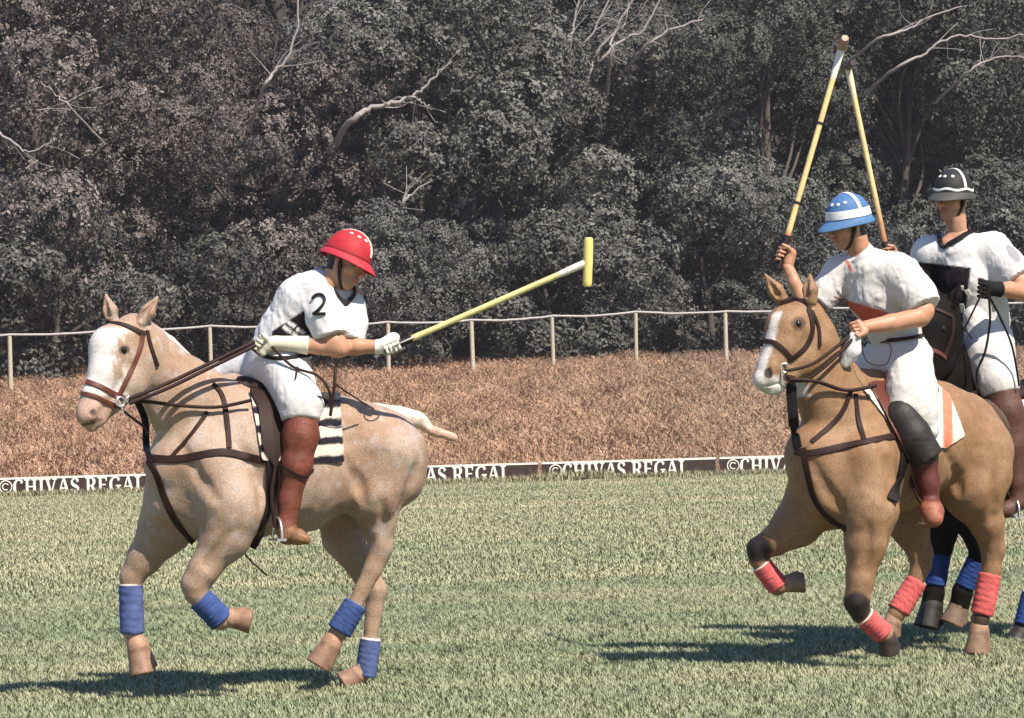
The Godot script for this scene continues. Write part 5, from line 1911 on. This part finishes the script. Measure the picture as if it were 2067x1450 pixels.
func make_wood() -> void:
	leaf_mat = mat("leaf", Color.WHITE, 0.7, {vc = true, spec = 0.35, back = Color(0.03, 0.035, 0.02)})
	bark_mat = mat("bark", Color(0.07, 0.058, 0.05), 0.9)
	mat("pale_bark", Color(0.50, 0.46, 0.45), 0.85, {tex = noise_tex(0.04, 41, Color(0.6, 0.6, 0.6), Color(1, 1, 1)), uv = 2.0})
	spray = [leaf_spray(22, 0.21, 0.112, 701), leaf_spray(26, 0.20, 0.098, 702), leaf_spray(18, 0.22, 0.128, 703)]
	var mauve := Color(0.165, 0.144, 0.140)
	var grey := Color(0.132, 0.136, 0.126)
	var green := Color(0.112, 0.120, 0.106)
	var deep := Color(0.055, 0.058, 0.053)  # back row: shade inside the wood put into the leaf colour; some bushes mix it
	# front row, left to right: x, distance past the fence, height, radius, lowest leaves, tint
	var rows := [
		["mauve-grey tree beyond the left edge of the picture", -25.5, 11.0, 13.0, 4.4, 0.8, mauve],
		["mauve-grey leafy tree at the far left behind the fence", -19.4, 11.0, 14.0, 4.2, 0.8, mauve],
		["mauve-grey tree with a bare forked twig, above the pale pony's head", -13.2, 9.0, 13.5, 4.4, 0.8, mauve],
		["pale mauve-grey tree with a bare limb rising above it, left of the red helmet", -7.4, 10.5, 10.5, 4.2, 1.0, mauve],
		["grey-green tree with a thick bare pale limb, above the red helmet", -2.4, 9.0, 13.0, 4.0, 0.8, grey],
		["grey-green tree below a fan of bare stems at the top of the picture", 3.0, 10.0, 9.5, 4.0, 0.8, grey],
		["dark grey-green tree left of the raised mallets", 7.8, 9.0, 12.5, 3.8, 0.8, green],
		["dark tree with long bare branches, behind the black-helmeted rider", 13.0, 10.0, 12.0, 4.2, 0.8, green],
		["dark grey-green tree at the far right behind the fence", 19.0, 11.0, 14.0, 4.4, 0.8, green],
		["dark tree beyond the right edge of the picture", 25.5, 10.0, 13.0, 4.4, 0.8, green],
	]
	var front := []
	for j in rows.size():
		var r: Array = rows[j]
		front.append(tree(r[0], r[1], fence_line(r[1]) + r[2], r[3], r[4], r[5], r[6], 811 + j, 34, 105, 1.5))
	var back := ["left-hand tree of the back row, in the shade of the wood", "tall shaded tree behind the pale limb in the wood", "shaded tree at the back of the wood behind the fan of stems",
		"shaded tree at the back of the wood behind the raised mallets", "shaded tree at the back of the wood above the blue helmet", "shaded tree at the back of the wood above the black helmet", "right-hand tree of the back row, in the shade of the wood"]
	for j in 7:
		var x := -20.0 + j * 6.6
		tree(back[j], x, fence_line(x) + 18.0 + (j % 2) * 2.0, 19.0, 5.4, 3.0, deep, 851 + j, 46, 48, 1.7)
	# undergrowth just behind the fence
	var names := ["leftmost low bush behind the rail fence", "low bush behind the fence under the pale pony's chin", "low bush behind the fence by the red-helmeted rider's back", "dark low bush behind the rail fence under the yellow mallet",
		"reddish low bush behind the fence between two posts", "low bush behind the fence left of the tan pony's head", "dark low bush hidden behind the tan pony", "rightmost low bush behind the rail fence"]
	for j in 8:
		var x := -17.0 + j * 4.6
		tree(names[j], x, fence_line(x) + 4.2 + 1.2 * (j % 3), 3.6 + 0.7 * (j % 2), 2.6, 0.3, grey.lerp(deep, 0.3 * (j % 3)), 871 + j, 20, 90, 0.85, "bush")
	bare_limb(front[3], "bare_limb", [[530, 178], [552, 148], [578, 116], [600, 62], [604, -10]], 88.6, 0.07, 0.045)
	bare_limb(front[4], "bare_limb", [[706, 246], [745, 221], [790, 208], [830, 195], [862, 172], [900, 130]], 90.6, 0.13, 0.04)
	bare_limb(front[4], "bare_twig", [[825, 196], [848, 204], [868, 216]], 90.5, 0.05, 0.03)
	bare_limb(front[4], "bare_twig", [[806, 420], [832, 392], [868, 366]], 90.4, 0.06, 0.03)
	bare_limb(front[2], "bare_twig", [[146, 220], [112, 192], [84, 164]], 84.6, 0.035, 0.03)
	bare_limb(front[2], "bare_twig", [[-10, 262], [36, 296], [60, 308], [106, 284]], 84.6, 0.05, 0.03)
	for q in [[[1142, 168], [1158, 110], [1200, 60], [1232, -10]], [[1178, 186], [1205, 110], [1250, 50], [1282, -10]], [[1150, 110], [1158, 50], [1172, -10]], [[1205, 130], [1262, 78], [1300, 60], [1336, -10]],
			[[1232, 120], [1240, 70], [1272, 10]], [[1296, 100], [1350, 62], [1420, 40]]]:
		bare_limb(front[5], "bare_stem", q, 97.0, 0.075, 0.045)
	bare_limb(front[7], "bare_branch", [[1772, 80], [1830, 60], [1868, 38], [1940, 12]], 98.5, 0.07, 0.04)
	bare_limb(front[7], "bare_branch", [[1806, 138], [1860, 112], [1900, 84], [1960, 72], [2010, 80], [2080, 66]], 98.5, 0.07, 0.04)
	bare_limb(front[7], "bare_branch", [[1948, 150], [1990, 124], [2030, 112], [2090, 118]], 98.5, 0.06, 0.035)

func _ready() -> void:
	grain.noise_type = FastNoiseLite.TYPE_SIMPLEX_SMOOTH
	grain.frequency = 1.0
	grain.seed = 4
	wrinkle.noise_type = FastNoiseLite.TYPE_SIMPLEX_SMOOTH
	wrinkle.frequency = 1.0
	wrinkle.seed = 8
	# camera
	cam = Camera3D.new()
	cam.name = "camera"
	add_child(cam)
	cam.position = CP
	cam.rotation = Vector3(atan(45.0 / FOC), 0, deg_to_rad(-1.45))
	cam.fov = rad_to_deg(2.0 * atan(725.0 / FOC))
	cam.near = 0.5
	cam.far = 3000.0
	CB = cam.basis
	# sky
	var we := WorldEnvironment.new()
	we.name = "environment"
	var env := Environment.new()
	env.background_mode = Environment.BG_SKY
	var sky := Sky.new()
	var sk := ProceduralSkyMaterial.new()
	sk.sky_top_color = Color(0.42, 0.56, 0.78)
	sk.sky_horizon_color = Color(0.80, 0.83, 0.86)
	sk.ground_bottom_color = Color(0.22, 0.22, 0.18)
	sk.ground_horizon_color = Color(0.7, 0.72, 0.72)
	sky.sky_material = sk
	env.sky = sky
	env.background_energy_multiplier = 0.72
	env.tonemap_mode = Environment.TONE_MAPPER_LINEAR
	env.tonemap_exposure = 1.62
	env.fog_enabled = true
	env.fog_density = 0.00028
	env.fog_light_color = Color(0.80, 0.79, 0.82)
	env.sdfgi_enabled = true
	env.ssao_enabled = true
	env.ssil_enabled = true
	we.environment = env
	add_child(we)
	# sun: high on the right, a little to the viewer's side
	var sun := DirectionalLight3D.new()
	sun.name = "sun"
	sun.light_energy = 1.6
	sun.light_angular_distance = 0.5
	sun.light_color = Color(1, 0.95, 0.88)
	sun.shadow_enabled = true
	add_child(sun)
	sun.look_at_from_position(Vector3(0.50, 1.0, 0.64) * 10.0, Vector3.ZERO)
	make_materials()
	# ground
	var soil := mat("field", Color.WHITE, 0.95, {tex = noise_tex(0.02, 51, Color(0.36, 0.40, 0.26), Color(0.52, 0.52, 0.36), false, 1.0, 512), uv = 0.6, world = true})
	var litter := mat("bank", Color.WHITE, 0.95, {tex = noise_tex(0.03, 52, Color(0.36, 0.27, 0.22), Color(0.54, 0.42, 0.34), false, 1.0, 512), uv = 0.4, world = true})
	sheet("field", soil, -700.0, 700.0, 8, [-60.0, 10.0, 60.0, 400.0, 2000.0], func(_x, _d): return 0.0)
	var ds := []
	for j in range(41):
		ds.append(48.0 + 3.0 * j)
	sheet("bank", litter, -60.0, 60.0, 60, ds, bank_height)
	var dark := mat("dark_backing", Color(0.028, 0.024, 0.020), 1.0)  # near-black: the shade behind the trees is put into this colour
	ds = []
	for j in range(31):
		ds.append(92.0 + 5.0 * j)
	sheet("added_hill", dark, -110.0, 110.0, 60, ds, hill_height)  # added slope, a dark backing that closes sky holes behind the trees
	make_turf()
	make_boards()
	make_bank()
	make_fence()
	make_wood()
	print("setting done ", Time.get_ticks_msec())
	var a1 := pony_front()
	rider_red(a1)
	var a2 := pony_tan()
	rider_blue(a2)
	var a3 := pony_black()
	rider_black(a3)
	print("figures done ", Time.get_ticks_msec())
